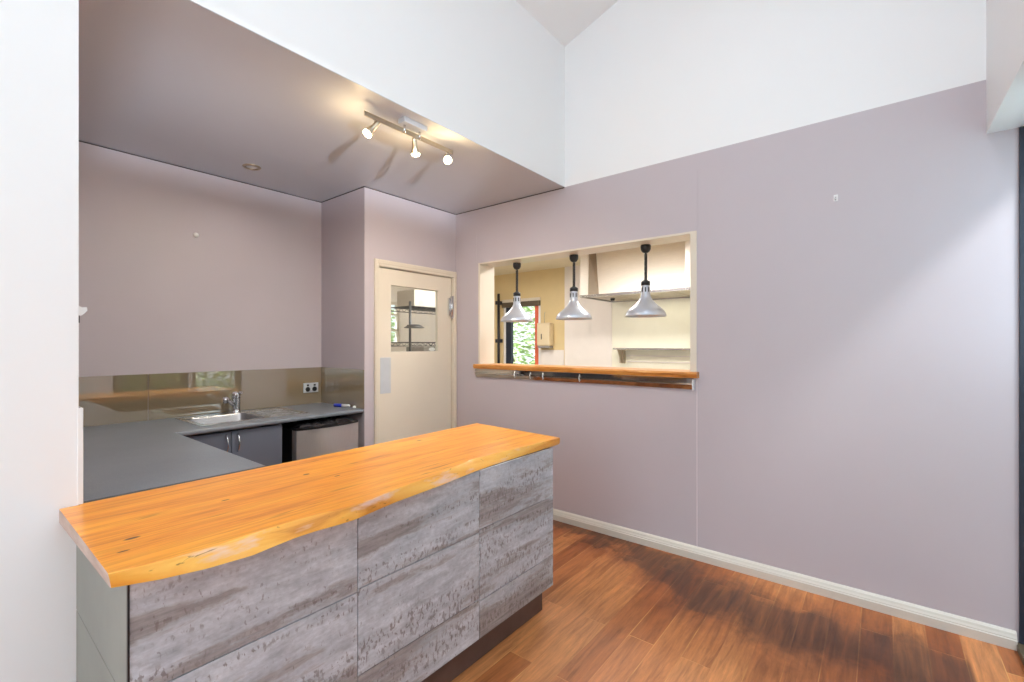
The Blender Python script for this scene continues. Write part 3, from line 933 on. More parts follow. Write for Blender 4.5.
# splashback glass panels
g = 'taupe glass splashback panels'
o = MB().box((XJ + 0.02, YB - 0.006, ZCN + 0.0004), (0.9125, YB - 0.0003, 1.217)).build('splashback', M['splash'])
tag(o, 'taupe glass splashback panel left of the seam on back wall', 'splashback', g)
o = MB().box((0.9155, YB - 0.006, ZCN + 0.0004), (XN - 0.0065, YB - 0.0003, 1.217)).build('splashback', M['splash'])
tag(o, 'long taupe glass splashback panel behind the sink', 'splashback', g)
o = MB().box((XN - 0.006, YD + 0.002, ZCN + 0.0004), (XN - 0.0003, YB - 0.0003, 1.217)).build('splashback', M['splash'])
tag(o, 'short return splashback panel beside the kitchen door', 'splashback', g)
sp = thing('splashback', 'splashback panel with white end cap on the left wall end', 'splashback', (XJ, 2.4, ZCN), g)
MB().box((XJ + 0.0003, 2.012, ZCN - 0.002), (XJ + 0.0065, YB - 0.007, 1.217)).build('panel', M['splash'], sp)
o = MB().box((XJ + 0.0068, 2.020, ZCN + 0.008), (XJ + 0.011, 2.06, 1.216), 0, 0.002).box((XJ - 0.003, 2.003, ZCN + 0.008), (XJ + 0.011, 2.0195, 1.216), 0, 0.002).build('end_cap', M['plastic_white'], sp)

# ------------------------------------------------------------------ sink
sk = thing('sink', 'stainless steel sink with drainer set in grey counter', 'sink', (1.4, 3.63, ZCN))
DX = 1.78
mb = MB()
zr = ZCN + 0.004
# pressed rim and drainer: frame strips round the bowl hole and a sunken drainer
mb.box((1.05, 3.385, ZCN + 0.0002), (SX0 + 0.004, 3.865, zr), 0, 0.0015)
mb.box((SX0 + 0.004, 3.385, ZCN + 0.0002), (DX, SY0 + 0.004, zr), 0, 0.0015)
mb.box((SX0 + 0.004, SY1 - 0.004, ZCN + 0.0002), (DX, 3.865, zr), 0, 0.0015)
mb.box((SX1 - 0.004, SY0 + 0.004, ZCN + 0.0002), (SX1 + 0.03, SY1 - 0.004, zr), 0, 0.0015)
mb.box((DX - 0.03, SY0 + 0.004, ZCN + 0.0002), (DX, SY1 - 0.004, zr), 0, 0.0015)
for k in range(8):
    y = SY0 + 0.030 + k * 0.041
    mb.box((SX1 + 0.035, y, ZCN + 0.001), (DX - 0.035, y + 0.016, ZCN + 0.0035), 0, 0.001)
mb.box((SX1 + 0.03, SY0 + 0.004, ZCN + 0.0002), (DX - 0.03, SY1 - 0.004, ZCN + 0.001))
mb.build('rim', M['steel'], sk)
# bowl: rounded open tub
def bowl_mesh():
    t = bmesh.new()
    def ring(inset, z, r):
        x0, x1, y0, y1 = SX0 + 0.004 + inset, SX1 - 0.004 - inset, SY0 + 0.004 + inset, SY1 - 0.004 - inset
        out = []
        for cx, cy, a0 in ((x1 - r, y1 - r, 0), (x0 + r, y1 - r, PI / 2), (x0 + r, y0 + r, PI), (x1 - r, y0 + r, 1.5 * PI)):
            for k in range(7):
                a = a0 + PI / 2 * k / 6
                out.append(t.verts.new((cx + r * math.cos(a), cy + r * math.sin(a), z)))
        return out
    rings = [ring(0, zr - 0.001, 0.05), ring(0.006, zr - 0.012, 0.05), ring(0.012, ZCN - 0.12, 0.05), ring(0.03, ZCN - 0.145, 0.05), ring(0.07, ZCN - 0.15, 0.045)]
    for a, b in zip(rings[:-1], rings[1:]):
        n = len(a)
        for i in range(n):
            f = t.faces.new((a[i], b[i], b[(i + 1) % n], a[(i + 1) % n])); f.smooth = True
    t.faces.new(list(rings[-1]))
    mb = MB(); mb.merge(t, 0)
    return mb
ob = bowl_mesh().build('bowl', M['bowlsteel'], sk)
MB().lathe([(0.0, 0.0), (0.018, 0.001), (0.034, 0.002), (0.04, 0.0)], (1.28, 3.60, ZCN - 0.149), 20).build('drain', M['chrome'], sk)

tap = thing('mixer_tap', 'chrome mixer tap standing behind the sink bowl', 'tap', (1.50, 3.835, zr))
tx, ty = 1.425, 3.815
mb = MB()
mb.lathe([(0.034, 0), (0.034, 0.005), (0.029, 0.010), (0.0285, 0.03), (0.0285, 0.105), (0.030, 0.112)], (tx, ty, zr), 28, cap0=True)
mb.build('body', M['chrome'], tap)
mb = MB()
d = Vector((-0.90, -0.44, 0)).normalized()
p0 = Vector((tx, ty, zr + 0.062)) + d * 0.018
mb.tube([p0, p0 + d * 0.03 + Vector((0, 0, 0.022)), p0 + d * 0.06 + Vector((0, 0, 0.046)), p0 + d * 0.078 + Vector((0, 0, 0.056))], [0.017, 0.016, 0.015, 0.015], 14)
e = p0 + d * 0.080 + Vector((0, 0, 0.066))
mb.tube([e, e + Vector((0, 0, -0.042))], [0.0185, 0.0165], 14)
mb.build('spout', M['chrome'], tap)
mb = MB()
mb.lathe([(0.029, 0.0), (0.032, 0.005), (0.032, 0.036), (0.027, 0.047), (0.0, 0.051)], (tx, ty, zr + 0.1125), 28, cap0=True)
q = Vector((tx, ty, zr + 0.148))
mb.tube([q, q + Vector((0.012, -0.036, 0.006)), q + Vector((0.018, -0.058, 0.006))], [0.013, 0.010, 0.008], 10)
mb.build('lever', M['chrome'], tap)

# ------------------------------------------------------------------ fridge with bag on top
fr = thing('bar_fridge', 'bar fridge with curved stainless door under the grey counter', 'fridge', (1.79, 3.5, 0))
FX0, FX1, FZ = 1.588, 2.078, 0.815
MB().box((FX0, 3.275, 0.03), (FX1, 3.85, FZ), 0, 0.006).box((FX0 + 0.03, 3.29, 0), (FX1 - 0.03, 3.8, 0.03)).build('body', M['black'], fr)
# bowed door
n = 16
front = []
for k in range(n + 1):
    t = k / n
    x = FX0 + (FX1 - FX0) * t
    front.append((x, 3.205 - 0.035 * math.sin(PI * t) ** 0.8))
polyd = front + [(FX1, 3.272), (FX0, 3.272)]
MB().prism(polyd, 0.05, FZ - 0.005, 'Z', smooth=False).build('door', M['fridge'], fr)
MB().prism([(x, y - 0.001) for x, y in front] + [(FX1, 3.272), (FX0, 3.272)], FZ - 0.0049, FZ + 0.010, 'Z').build('door_cap', M['black'], fr)

def bag_build():
    rnd = random.Random(11)
    bm = bmesh.new()
    nx, ny = 44, 34
    x0, x1, y0, y1 = FX0 + 0.012, FX1 - 0.006, 3.155, 3.62
    def h(u, v):
        a = 0.5 + 0.5 * math.sin(u * 19 + 3.1 * math.sin(v * 9)) * math.cos(v * 13 + 2.3 * math.sin(u * 11))
        b_ = 0.5 + 0.5 * math.sin(u * 43 + v * 31 + 2 * math.sin(u * 17))
        edge = min(u, 1 - u, v, 1 - v)
        return (0.006 + 0.016 * a + 0.008 * b_) * min(1, edge * 7) + 0.002
    gr = []
    for i in range(nx + 1):
        row = []
        for j in range(ny + 1):
            u, v = i / nx, j / ny
            wob = 0.012 * math.sin(u * 21) * (1 - v)
            row.append(bm.verts.new((x0 + (x1 - x0) * u, y0 + 0.03 + (y1 - y0 - 0.03) * v + wob - 0.03 * math.sin(PI * u) * (1 - v), FZ + 0.012 + h(u, v))))
        gr.append(row)
    for i in range(nx):
        for j in range(ny):
            f = bm.faces.new((gr[i][j], gr[i + 1][j], gr[i + 1][j + 1], gr[i][j + 1])); f.smooth = True
    ext = bmesh.ops.extrude_face_region(bm, geom=bm.faces[:])
    for v in [q for q in ext['geom'] if isinstance(q, bmesh.types.BMVert)]:
        v.co.z = FZ + 0.0105
    bmesh.ops.recalc_face_normals(bm, faces=bm.faces[:])
    mb = MB(); mb.bm.free(); mb.bm = bm
    return mb
bg = bag_build().build('plastic_bag', M['bag'])
tag(bg, 'crumpled black plastic bag lying on top of the bar fridge', 'bag')

# ------------------------------------------------------------------ power outlet, pen, cap, wall button, hooks
po = thing('power_outlet', 'double power outlet in chrome plate on the taupe splashback', 'outlet', (2.068, YB, 1.04))
MB().box((2.000, YB - 0.0165, 0.998), (2.134, YB - 0.0062, 1.083), 0, 0.003).build('plate', M['galv'], po)
for x in (2.036, 2.098):
    MB().lathe([(0.021, 0), (0.021, 0.003), (0.018, 0.004), (0, 0.004)], (x, YB - 0.0166, 1.028), 20, M=Matrix.Rotation(PI / 2, 4, 'X')).build('socket', M['black'], po)
    MB().box((x - 0.009, YB - 0.0215, 1.056), (x + 0.009, YB - 0.0168, 1.071), 0, 0.001).build('switch', M['black'], po)

pen = thing('marker_pen', 'blue and white marker pen lying on counter near the door', 'pen', (2.085, 3.50, ZCN))
pd = Vector((0.35, -0.93, 0)).normalized()
pc = Vector((2.112, 3.495, ZCN + 0.0145))
MB().tube([pc - pd * 0.075, pc - pd * 0.073, pc, pc + pd * 0.002], [0.010, 0.0135, 0.014, 0.012], 14).build('cap', M['bluepen'], pen)
MB().tube([pc + pd * 0.0025, pc + pd * 0.07, pc + pd * 0.078], [0.0125, 0.0125, 0.008], 14).build('barrel', M['plastic_white'], pen)
o = MB().lathe([(0.0, 0.0), (0.013, 0.0), (0.014, 0.004), (0.012, 0.014), (0.008, 0.018), (0.0, 0.019)], (2.150, 3.372, ZCN + 0.0003), 18).build('bottle_cap', M['plastic_white'])
tag(o, 'small white cap on the counter beside the marker pen', 'cap')

o = MB().lathe([(0.018, 0), (0.018, 0.004), (0.012, 0.009), (0.0, 0.01)], (1.198, YB, 2.224), 20, M=Matrix.Rotation(PI / 2, 4, 'X')).build('wall_button', M['plastic_white'])
tag(o, 'small round white button on the mauve back wall', 'button')
hk = thing('wall_hook', 'small white adhesive hook high on the mauve right wall', 'hook', (XR, 0.196, 2.255))
MB().box((XR - 0.004, 0.187, 2.235), (XR - 0.0002, 0.207, 2.272), 0, 0.0015).build('base_plate', M['plastic_white'], hk)
MB().tube([(XR - 0.004, 0.197, 2.258), (XR - 0.016, 0.197, 2.250), (XR - 0.022, 0.197, 2.238), (XR - 0.026, 0.197, 2.246)], 0.0035, 8).build('peg', M['chrome'], hk)
jk = thing('jamb_catch', 'white catch stuck on the edge of the white wall', 'catch', (XJ, 2.05, 1.53))
prof = [(XJ + 0.0003, 1.515), (XJ + 0.007, 1.513), (XJ + 0.016, 1.522), (XJ + 0.022, 1.530), (XJ + 0.021, 1.541), (XJ + 0.009, 1.540), (XJ + 0.0003, 1.545)]
MB().prism(prof, 2.012, 2.04, 'Y').build('clip', M['plastic_white'], jk)
MB().box((XJ + 0.0003, 2.015, 1.490), (XJ + 0.004, 2.035, 1.513)).build('back_plate', M['blackmetal'], jk)

# ------------------------------------------------------------------ kitchen door and its frame
ar = 0.048
mb = MB()
def arch(mb, x0, x1, z0, z1):
    mb.box((x0, YD - 0.016, z0), (x1, YD - 0.0004, z1), 0, 0.004)
mb.box((DX0 - 0.034, YD - 0.016, 0), (DX0 + 0.012, YD - 0.0004, DZ + 0.045), 0, 0.004)
mb.box((DX0 - 0.026, YD - 0.022, 0), (DX0 - 0.006, YD - 0.016, DZ + 0.037), 0, 0.003)
mb.box((DX1 - 0.012, YD - 0.016, 0), (XR - 0.003, YD - 0.0004, DZ + 0.045), 0, 0.004)
mb.box((DX1 + 0.006, YD - 0.022, 0), (DX1 + 0.026, YD - 0.016, DZ + 0.037), 0, 0.003)
mb.box((DX0 + 0.012, YD - 0.016, DZ - 0.012), (DX1 - 0.012, YD - 0.0004, DZ + 0.045), 0, 0.004)
mb.box((DX0 - 0.006, YD - 0.022, DZ + 0.010), (DX1 + 0.006, YD - 0.016, DZ + 0.037), 0, 0.003)
mb.box((DX0 + 0.0004, YD - 0.0003, 0), (DX0 + 0.014, YD + 0.0995, DZ - 0.0004))
mb.box((DX1 - 0.014, YD - 0.0003, 0), (DX1 - 0.0004, YD + 0.0995, DZ - 0.0004))
mb.box((DX0 + 0.014, YD - 0.0003, DZ - 0.014), (DX1 - 0.014, YD + 0.0995, DZ - 0.0004))
struct(mb, 'trim_8', M['ivory'])

dr = thing('door_1', 'cream kitchen swing door with glass pane and push plate', 'door', (2.72, YD + 0.05, 0))
dr['kind'] = 'structure'
lx0, lx1, lz0, lz1 = DX0 + 0.018, DX1 - 0.022, 0.008, DZ - 0.022
gx0, gx1, gz0, gz1 = 2.438, 2.978, 1.357, 1.930
ly0, ly1 = YD + 0.012, YD + 0.050
mb = MB()
mb.box((lx0, ly0, lz0), (gx0, ly1, lz1))
mb.box((gx1, ly0, lz0), (lx1, ly1, lz1))
mb.box((gx0, ly0, lz0), (gx1, ly1, gz0))
mb.box((gx0, ly0, gz1), (gx1, ly1, lz1))
mb.build('leaf', M['door_cream'], dr)
MB().box((gx0 + 0.0005, ly0 + 0.015, gz0 + 0.0005), (gx1 - 0.0005, ly0 + 0.020, gz1 - 0.0005)).build('glass_pane', M['glass'], dr)
MB().box((2.328, ly0 - 0.003, 1.006), (2.434, ly0 - 0.0002, 1.31), 0, 0.001).build('push_plate', M['galv'], dr)
mb = MB()
mb.lathe([(0.0, 0), (0.017, 0.001), (0.017, 0.205), (0.0, 0.206)], (3.128, YD - 0.018, 1.682), 16)
mb.box((3.10, YD - 0.012, 1.70), (3.128, ly0 - 0.0003, 1.87))
mb.lathe([(0.0, 0), (0.009, 0.004), (0.012, 0.010), (0.010, 0.016)], (3.128, YD - 0.018, 1.668), 14)
mb.build('spring_hinge', M['chrome'], dr)

# ------------------------------------------------------------------ pass-through sill
def sill_build():
    rnd = random.Random(2)
    bm = bmesh.new()
    y0, y1, n = 0.948, 2.985, 60
    zt, zb = 1.236, 1.196
    rows = []
    for i in range(n + 1):
        y = y0 + (y1 - y0) * i / n
        w = 0.006 * math.sin(y * 4.3) + 0.003 * math.sin(y * 13)
        xf = XR - 0.05 + w
        rows.append([bm.verts.new(c) for c in ((xf + 0.004, y, zt), (xf - 0.002, y, zt - 0.012), (xf + rnd.uniform(0, 0.003), y, zt - 0.028), (xf + 0.006, y, zb), (XR - 0.0008, y, zb), (XR - 0.0008, y, zt))])
    for a, b in zip(rows[:-1], rows[1:]):
        for k in range(6):
            f = bm.faces.new((a[k], a[(k + 1) % 6], b[(k + 1) % 6], b[k]))
    bm.faces.new(rows[0]); bm.faces.new(list(reversed(rows[-1])))
    bmesh.ops.recalc_face_normals(bm, faces=bm.faces[:])
    mb = MB(); mb.bm.free(); mb.bm = bm
    mb.box((XR - 0.0008, OP0 + 0.0065, OZ0 + 0.0005), (XR2 + 0.03, OP1 - 0.0065, zt))
    return mb
o = sill_build().build('serving_sill', M['sill'])
tag(o, 'timber serving sill with rough edge in the wall opening', 'sill')

# stainless order rail under the sill
ra = thing('order_rail', 'stainless order rail fixed to the wall under the timber sill', 'rail', (XR, 2.0, 1.15))
RY0, RY1 = 0.985, 2.975
prof = [(XR - 0.0006, 1.118), (XR - 0.0006, 1.192), (XR - 0.030, 1.192), (XR - 0.026, 1.160), (XR - 0.036, 1.158), (XR - 0.036, 1.150), (XR - 0.030, 1.147), (XR - 0.016, 1.118)]
MB().prism(prof, RY0, RY1, 'Y').build('channel', M['railsteel'], ra)
for y in (2.33, 2.20, 2.50, 1.85):
    MB().tube([(XR - 0.028, y, 1.184), (XR - 0.033, y, 1.172), (XR - 0.040, y, 1.155), (XR - 0.030, y, 1.128)], 0.004, 8).build('clip', M['plastic_white'], ra)
MB().box((XR - 0.034, 0.978, 1.112), (XR - 0.0006, 0.9845, 1.186), 0, 0.001).build('end_cap', M['plastic_white'], ra)

# ------------------------------------------------------------------ heat lamps
def heat_lamp(y, label):
    x = 3.355
    root = thing('heat_lamp', label, 'lamp', (x, y, 2.17), 'silver heat lamps hanging over the serving sill')
    zc = OZ1 - 0.0065
    MB().lathe([(0.036, 0), (0.038, -0.012), (0.036, -0.035), (0.026, -0.052), (0.012, -0.060), (0.0, -0.060)], (x, y, zc), 24, cap0=True).build('ceiling_mount', M['black'], root)
    # coiled cord: helix that tightens towards the cap
    pts = []
    z0, z1 = zc - 0.060, 1.905
    turns = 22
    for k in range(turns * 10 + 1):
        t = k / (turns * 10)
        a = 2 * PI * turns * t
        r = 0.0085 if t > 0.04 else 0.0085 * t / 0.04
        pts.append((x + r * math.cos(a), y + r * math.sin(a), z0 + (z1 - z0) * t))
    MB().tube(pts, 0.0042, 6).build('coiled_cord', M['black'], root)
    MB().lathe([(0.0, 1.915), (0.010, 1.915), (0.016, 1.905), (0.030, 1.898), (0.034, 1.893), (0.034, 1.866), (0.0, 1.866)], (x, y, 0), 24).build('cap', M['black'], root)
    sh = [(0.031, 1.8655), (0.033, 1.80), (0.036, 1.785), (0.046, 1.765), (0.062, 1.742), (0.085, 1.718), (0.112, 1.696), (0.134, 1.676), (0.146, 1.655), (0.150, 1.640), (0.151, 1.632), (0.148, 1.632), (0.143, 1.652), (0.130, 1.672), (0.108, 1.691), (0.082, 1.712), (0.058, 1.737), (0.042, 1.762), (0.032, 1.784), (0.029, 1.80), (0.028, 1.8655)]
    s_ = MB().lathe(sh, (x, y, 0), 48).build('shade', M['silver'], root)
    mbv = MB()
    for k in range(8):
        a = 2 * PI * k / 8 + 0.35
        c, s2 = math.cos(a), math.sin(a)
        t = bmesh.new()
        w, hh = 0.0045, 0.017
        ctr = Vector((x + 0.0332 * c, y + 0.0332 * s2, 1.833))
        tv = Vector((-s2, c, 0))
        nv = Vector((c, s2, 0))
        vs = []
        for d0 in (-0.001, 0.0006):
            for sx, sz in ((-1, -1), (1, -1), (1, 1), (-1, 1)):
                vs.append(t.verts.new(ctr + tv * w * sx + Vector((0, 0, hh * sz)) + nv * d0))
        for f in ((0, 1, 2, 3), (4, 5, 6, 7), (0, 1, 5, 4), (1, 2, 6, 5), (2, 3, 7, 6), (3, 0, 4, 7)):
            t.faces.new([vs[i] for i in f])
        mbv.merge(t)
    mbv.build('vent_slots', M['black'], s_)
    MB().lathe([(0.0, 1.79), (0.014, 1.786), (0.03, 1.74), (0.045, 1.70), (0.042, 1.676), (0.0, 1.664)], (x, y, 0), 24).build('bulb', M['plastic_white'], root)
    return root
heat_lamp(2.62, 'silver heat lamp nearest the kitchen door, in front of the window')
heat_lamp(2.012, 'middle silver heat lamp of the three over the serving sill')
heat_lamp(1.385, 'silver heat lamp hanging in front of the steel range hood')

# ------------------------------------------------------------------ ceiling track light and downlight
tr = thing('track_light', 'three head nickel spotlight bar on the mauve ceiling', 'light', (1.735, 2.133, ZC))
CY = 2.128
MB().box((1.640, 2.078, 2.670), (1.808, 2.136, ZC - 0.0003), 0, 0.003).build('canopy', M['galv'], tr)
MB().box((1.415, CY - 0.004, 2.629), (2.058, CY + 0.004, 2.655), 0, 0.001).build('bar', M['nickel'], tr)
for x in (1.670, 1.780):
    MB().tube([(x, CY - 0.012, 2.6695), (x, CY - 0.012, 2.628)], 0.0065, 10).box((x - 0.005, CY - 0.012, 2.634), (x + 0.005, CY - 0.0035, 2.648)).build('bar_pin', M['chrome'], tr)
def spot(x, d, energy):
    d = Vector(d).normalized()
    root = tr
    yk = CY + 0.004
    j = Vector((x, yk + 0.008, 2.606))
    s_ = MB()
    s_.tube([(x, yk + 0.001, 2.642), (x, yk + 0.008, 2.634), j], 0.006, 10)
    head = s_.build('spot_head', M['nickel'], root)
    R = d.to_track_quat('Z', 'Y').to_matrix().to_4x4()
    p0 = j - d * 0.028
    mbh = MB()
    mbh.lathe([(0.0, -0.002), (0.011, 0.0), (0.0135, 0.01), (0.015, 0.04), (0.019, 0.062), (0.026, 0.078), (0.0265, 0.082), (0.023, 0.082), (0.017, 0.064), (0.0, 0.06)], p0, 24, M=R)
    mbh.build('barrel', M['nickel'], head)
    MB().lathe([(0.0, 0.0605), (0.016, 0.066), (0.0225, 0.081), (0.0255, 0.092), (0.020, 0.101), (0.0, 0.106)], p0, 24, M=R).build('bulb', M['bulb'], head)
    # the light that this bulb gives: a beam from the reflector and a little spill
    for kind, e_, off in (('SPOT', energy, 0.112), ('POINT', 2.5, 0.125)):
        l = bpy.data.lights.new('spot_bulb_light', kind)
        l.energy = e_
        l.color = (1.0, 0.90, 0.76) if kind == 'SPOT' else (1.0, 0.72, 0.36)
        l.shadow_soft_size = 0.02
        lo = bpy.data.objects.new('spot_bulb_light', l)
        COL.objects.link(lo)
        lo.location = p0 + d * off
        if kind == 'SPOT':
            l.spot_size = math.radians(150)
            l.spot_blend = 1.0
            lo.rotation_euler = d.to_track_quat('-Z', 'Y').to_euler()
spot(1.490, (-0.42, 0.30, -0.62), 46)
spot(1.762, (0.42, 0.36, -0.80), 60)
spot(2.020, (-0.45, -0.62, -0.62), 20)

dl = thing('downlight', 'round recessed downlight in the mauve ceiling near back wall', 'light', (1.425, 3.535, ZC))
MB().lathe([(0.038, 0.0), (0.038, -0.004), (0.042, -0.008), (0.056, -0.007), (0.060, -0.001), (0.060, 0.0)], (1.425, 3.535, ZC - 0.0003), 32).build('trim_ring', M['nickel'], dl)
MB().lathe([(0.0, -0.004), (0.030, -0.0035), (0.0375, -0.001)], (1.425, 3.535, ZC - 0.0003), 28).build('lens', M['plastic_white'], dl)

l = bpy.data.lights.new('downlight_lamp', 'SPOT'); l.energy = 4; l.color = (1.0, 0.96, 0.9); l.spot_size = math.radians(140); l.spot_blend = 0.8; l.shadow_soft_size = 0.03
lo = bpy.data.objects.new('downlight_lamp', l); COL.objects.link(lo); lo.location = (1.425, 3.535, ZC - 0.012)

# ------------------------------------------------------------------ kitchen things beyond
# range hood
hd = thing('range_hood', 'large stainless range hood on the far kitchen wall', 'hood', (5.6, 2.2, 2.01))
HX, HY0, HY1, HZ0, HZ1 = 5.1, 1.45, 2.965, 2.012, ZK - 0.001
mb = MB()
mb.box((HX, HY1 - 0.11, HZ0 + 0.03), (XK - 0.013, HY1, HZ1))
mb.box((HX, HY0, HZ0 + 0.03), (XK - 0.001, HY0 + 0.21, HZ1))
mb.box((HX + 0.20, HY0 + 0.21, HZ1 - 0.1), (XK - 0.001, HY1 - 0.11, HZ1))
mb.build('end_panel', M['hood'], hd)
# front panel leaning in at the top, with dark wedges painted in for reflections
zz0, zz1 = HZ0 + 0.03, HZ1 - 0.0005
ya, yb = HY0 + 0.21, HY1 - 0.11
mb = MB()
t = bmesh.new()
pts = [(HX + 0.001, ya + 0.0, zz0), (HX + 0.001, yb - 0.15, zz0), (HX + 0.16, yb - 0.025, zz1), (HX + 0.16, ya + 0.05, zz1)]
A = [t.verts.new(p) for p in pts]
B = [t.verts.new((p[0] + 0.02, p[1], p[2])) for p in pts]
for i in range(4):
    t.faces.new((A[i], A[(i + 1) % 4], B[(i + 1) % 4], B[i]))
t.faces.new(A); t.faces.new(list(reversed(B)))
bmesh.ops.recalc_face_normals(t, faces=t.faces[:])
mb.merge(t)
mb.build('front_panel', M['hood'], hd)
for q in ([(HX + 0.001, yb - 0.151, zz0), (HX + 0.001, yb - 0.001, zz0), (HX + 0.03, yb - 0.001, zz1), (HX + 0.16, yb - 0.026, zz1)], [(HX + 0.001, ya - 0.0, zz0), (HX + 0.16, ya + 0.049, zz1), (HX + 0.03, ya + 0.001, zz1)]):
    mb = MB()
    t = bmesh.new()
    A = [t.verts.new(p) for p in q]
    B = [t.verts.new((p[0] + 0.015, p[1], p[2])) for p in q]
    m_ = len(q)
    for i in range(m_):
        t.faces.new((A[i], A[(i + 1) % m_], B[(i + 1) % m_], B[i]))
    t.faces.new(A); t.faces.new(list(reversed(B)))
    bmesh.ops.recalc_face_normals(t, faces=t.faces[:])
    mb.merge(t)
    o = mb.build('reflection', M['wedge'], hd); o['label'] = 'painted-in dark gusset'
mb = MB()
mb.box((HX, HY0, HZ0), (HX + 0.03, HY1, HZ0 + 0.0295))
mb.box((XK - 0.05, HY0, HZ0), (XK - 0.013, HY1, HZ0 + 0.0295))
mb.box((HX + 0.03, HY1 - 0.03, HZ0), (XK - 0.05, HY1, HZ0 + 0.0295))
mb.box((HX + 0.03, HY0, HZ0), (XK - 0.05, HY0 + 0.03, HZ0 + 0.0295))
mb.build('bottom_rim', M['steel'], hd)
mb = MB()
for k in range(4):
    y = HY0 + 0.04 + k * 0.36
    mb.box((HX + 0.035, y, HZ0 + 0.012), (XK - 0.055, y + 0.345, HZ0 + 0.029))
mb.build('grease_filter', M['nickel'], hd)
MB().lathe([(0.03, 0), (0.03, -0.015), (0.02, -0.03), (0.0, -0.032)], (5.55, 2.74, HZ0 + 0.012), 16).build('filter_knob', M['black'], hd)

# shelf on bracket under the hood
sh = thing('wall_shelf', 'steel wall shelf on brackets under the range hood', 'shelf', (5.85, 2.3, 1.36))
MB().box((5.80, 1.2, 1.350), (XK - 0.0005, 2.86, 1.372), 0, 0.002).build('board', M['steel'], sh)
for y in (2.80, 1.6):
    MB().prism([(5.81, 1.3495), (XK - 0.001, 1.3495), (XK - 0.001, 1.16), (5.94, 1.16)], y - 0.002, y + 0.002, 'Y').box((5.95, y - 0.035, 1.16), (XK - 0.001, y + 0.035, 1.3495)).build('bracket', M['nickel'], sh)
sb = MB()
for z0 in (1.18, 1.26):
    sb.box((XK - 0.02, 1.2, z0), (XK - 0.0005, 2.75, z0 + 0.012))
o = sb.build('wall_rail', M['kwhite'])
tag(o, 'twin pale rails on the yellowish wall just below the shelf', 'rail')

# paper towel dispenser
pdp = thing('towel_dispenser', 'beige paper towel dispenser on the yellow wall by window', 'dispenser', (XK, 4.08, 1.55))
MB().box((XK - 0.13, 3.955, 1.40), (XK - 0.0006, 4.195, 1.755), 0, 0.018, 3).build('body', M['dispenser'], pdp)
MB().box((XK - 0.12, 3.965, 1.365), (XK - 0.004, 4.185, 1.3995), 0, 0.006).build('tray', M['greyplastic'], pdp)
MB().box((XK - 0.1335, 4.094, 1.50), (XK - 0.1302, 4.112, 1.585), 0, 0.001).build('sight_slot', M['black'], pdp)
MB().tube([(XK - 0.05, 4.10, 1.754), (XK - 0.05, 4.105, 1.83), (XK - 0.03, 4.115, 1.90), (XK - 0.004, 4.12, 1.93)], 0.004, 6).build('wire', M['greyplastic'], pdp)

# black rail on the far wall left of the window
pr = thing('wall_pole', 'tall black pole held by two brackets left of kitchen window', 'pole', (5.9, 5.07, 1.5))
MB().tube([(5.9, 4.997, 0.6), (5.9, 4.997, 2.27)], 0.022, 12).build('pole', M['blackmetal'], pr)
for z in (2.12, 1.48):
    MB().box((5.885, 4.99, z - 0.03), (XK - 0.0006, 5.06, z + 0.03), 0, 0.003).build('bracket', M['blackmetal'], pr)

# wire shelving behind the door pane
rk = thing('wire_rack', 'black wire shelving rack seen through the door pane', 'rack', (4.2, 4.6, 0))
rx0, rx1, ry0, ry1 = 3.70, 4.75, 4.58, 5.0
for x in (rx0, rx1):
    for y in (ry0, ry1):
        MB().tube([(x, y, 0.0045), (x, y, 1.96)], 0.016, 10).build('post', M['blackmetal'], rk)
for z in (0.35, 0.9, 1.445, 1.90):
    mb = MB()
    for y in (ry0, ry1):
        mb.tube([(rx0, y, z), (rx1, y, z)], 0.006, 6)
        mb.tube([(rx0, y, z - 0.045), (rx1, y, z - 0.045)], 0.006, 6)
        nn = 22
        zig = []
        for k in range(nn + 1):
            zig.append((rx0 + (rx1 - rx0) * k / nn, y, z - (0.045 if k % 2 else 0)))
        mb.tube(zig, 0.004, 5)
    for k in range(24):
        x = rx0 + (rx1 - rx0) * (k + 0.5) / 24
        mb.tube([(x, ry0, z + 0.004), (x, ry1, z + 0.004)], 0.0035, 5)
    mb.build('wire_shelf', M['blackmetal'], rk)
o = MB().box((3.80, 4.62, 1.909), (4.42, 4.97, 2.12), 0, 0.006).build('storage_box', plain('white_carton', rgb(206, 198, 188), 0.6))
tag(o, 'white box on the top wire shelf behind the door pane', 'box')
sbx = thing('storage_box', 'grey box with a pale oval under the lower wire shelf', 'box', (4.2, 4.75, 0.905))
MB().box((3.95, 4.615, 0.9085), (4.42, 4.97, 1.388), 0, 0.004).build('carton', M['greyplastic'], sbx)
tb = bmesh.new()
bmesh.ops.create_circle(tb, cap_ends=True, radius=1.0, segments=24)
ring = MB()
ring.merge(tb, 0, Matrix.Translation((4.09, 4.6145, 1.358)) @ Matrix.Rotation(PI / 2, 4, 'X') @ Matrix.Diagonal((0.055, 0.024, 1, 1)))
ring.build('oval_mark', M['plastic_white'], sbx)
# dark pan on a bracket shelf beside the post
pn = thing('saucepan', 'dark steel pan hanging beside the post of the wire rack', 'pan', (3.68, 4.5, 1.6))
MB().lathe([(0.0, 1.665), (0.06, 1.665), (0.12, 1.63), (0.125, 1.622), (0.118, 1.624), (0.06, 1.655), (0.0, 1.657)], (3.66, 4.45, 0), 28).build('bowl', M['blackmetal'], pn)
MB().box((3.64, 4.55, 1.650), (3.68, 4.566, 1.663)).tube([(3.66, 4.53, 1.656), (3.70, 4.563, 1.656)], 0.006, 6).build('handle', M['blackmetal'], pn)

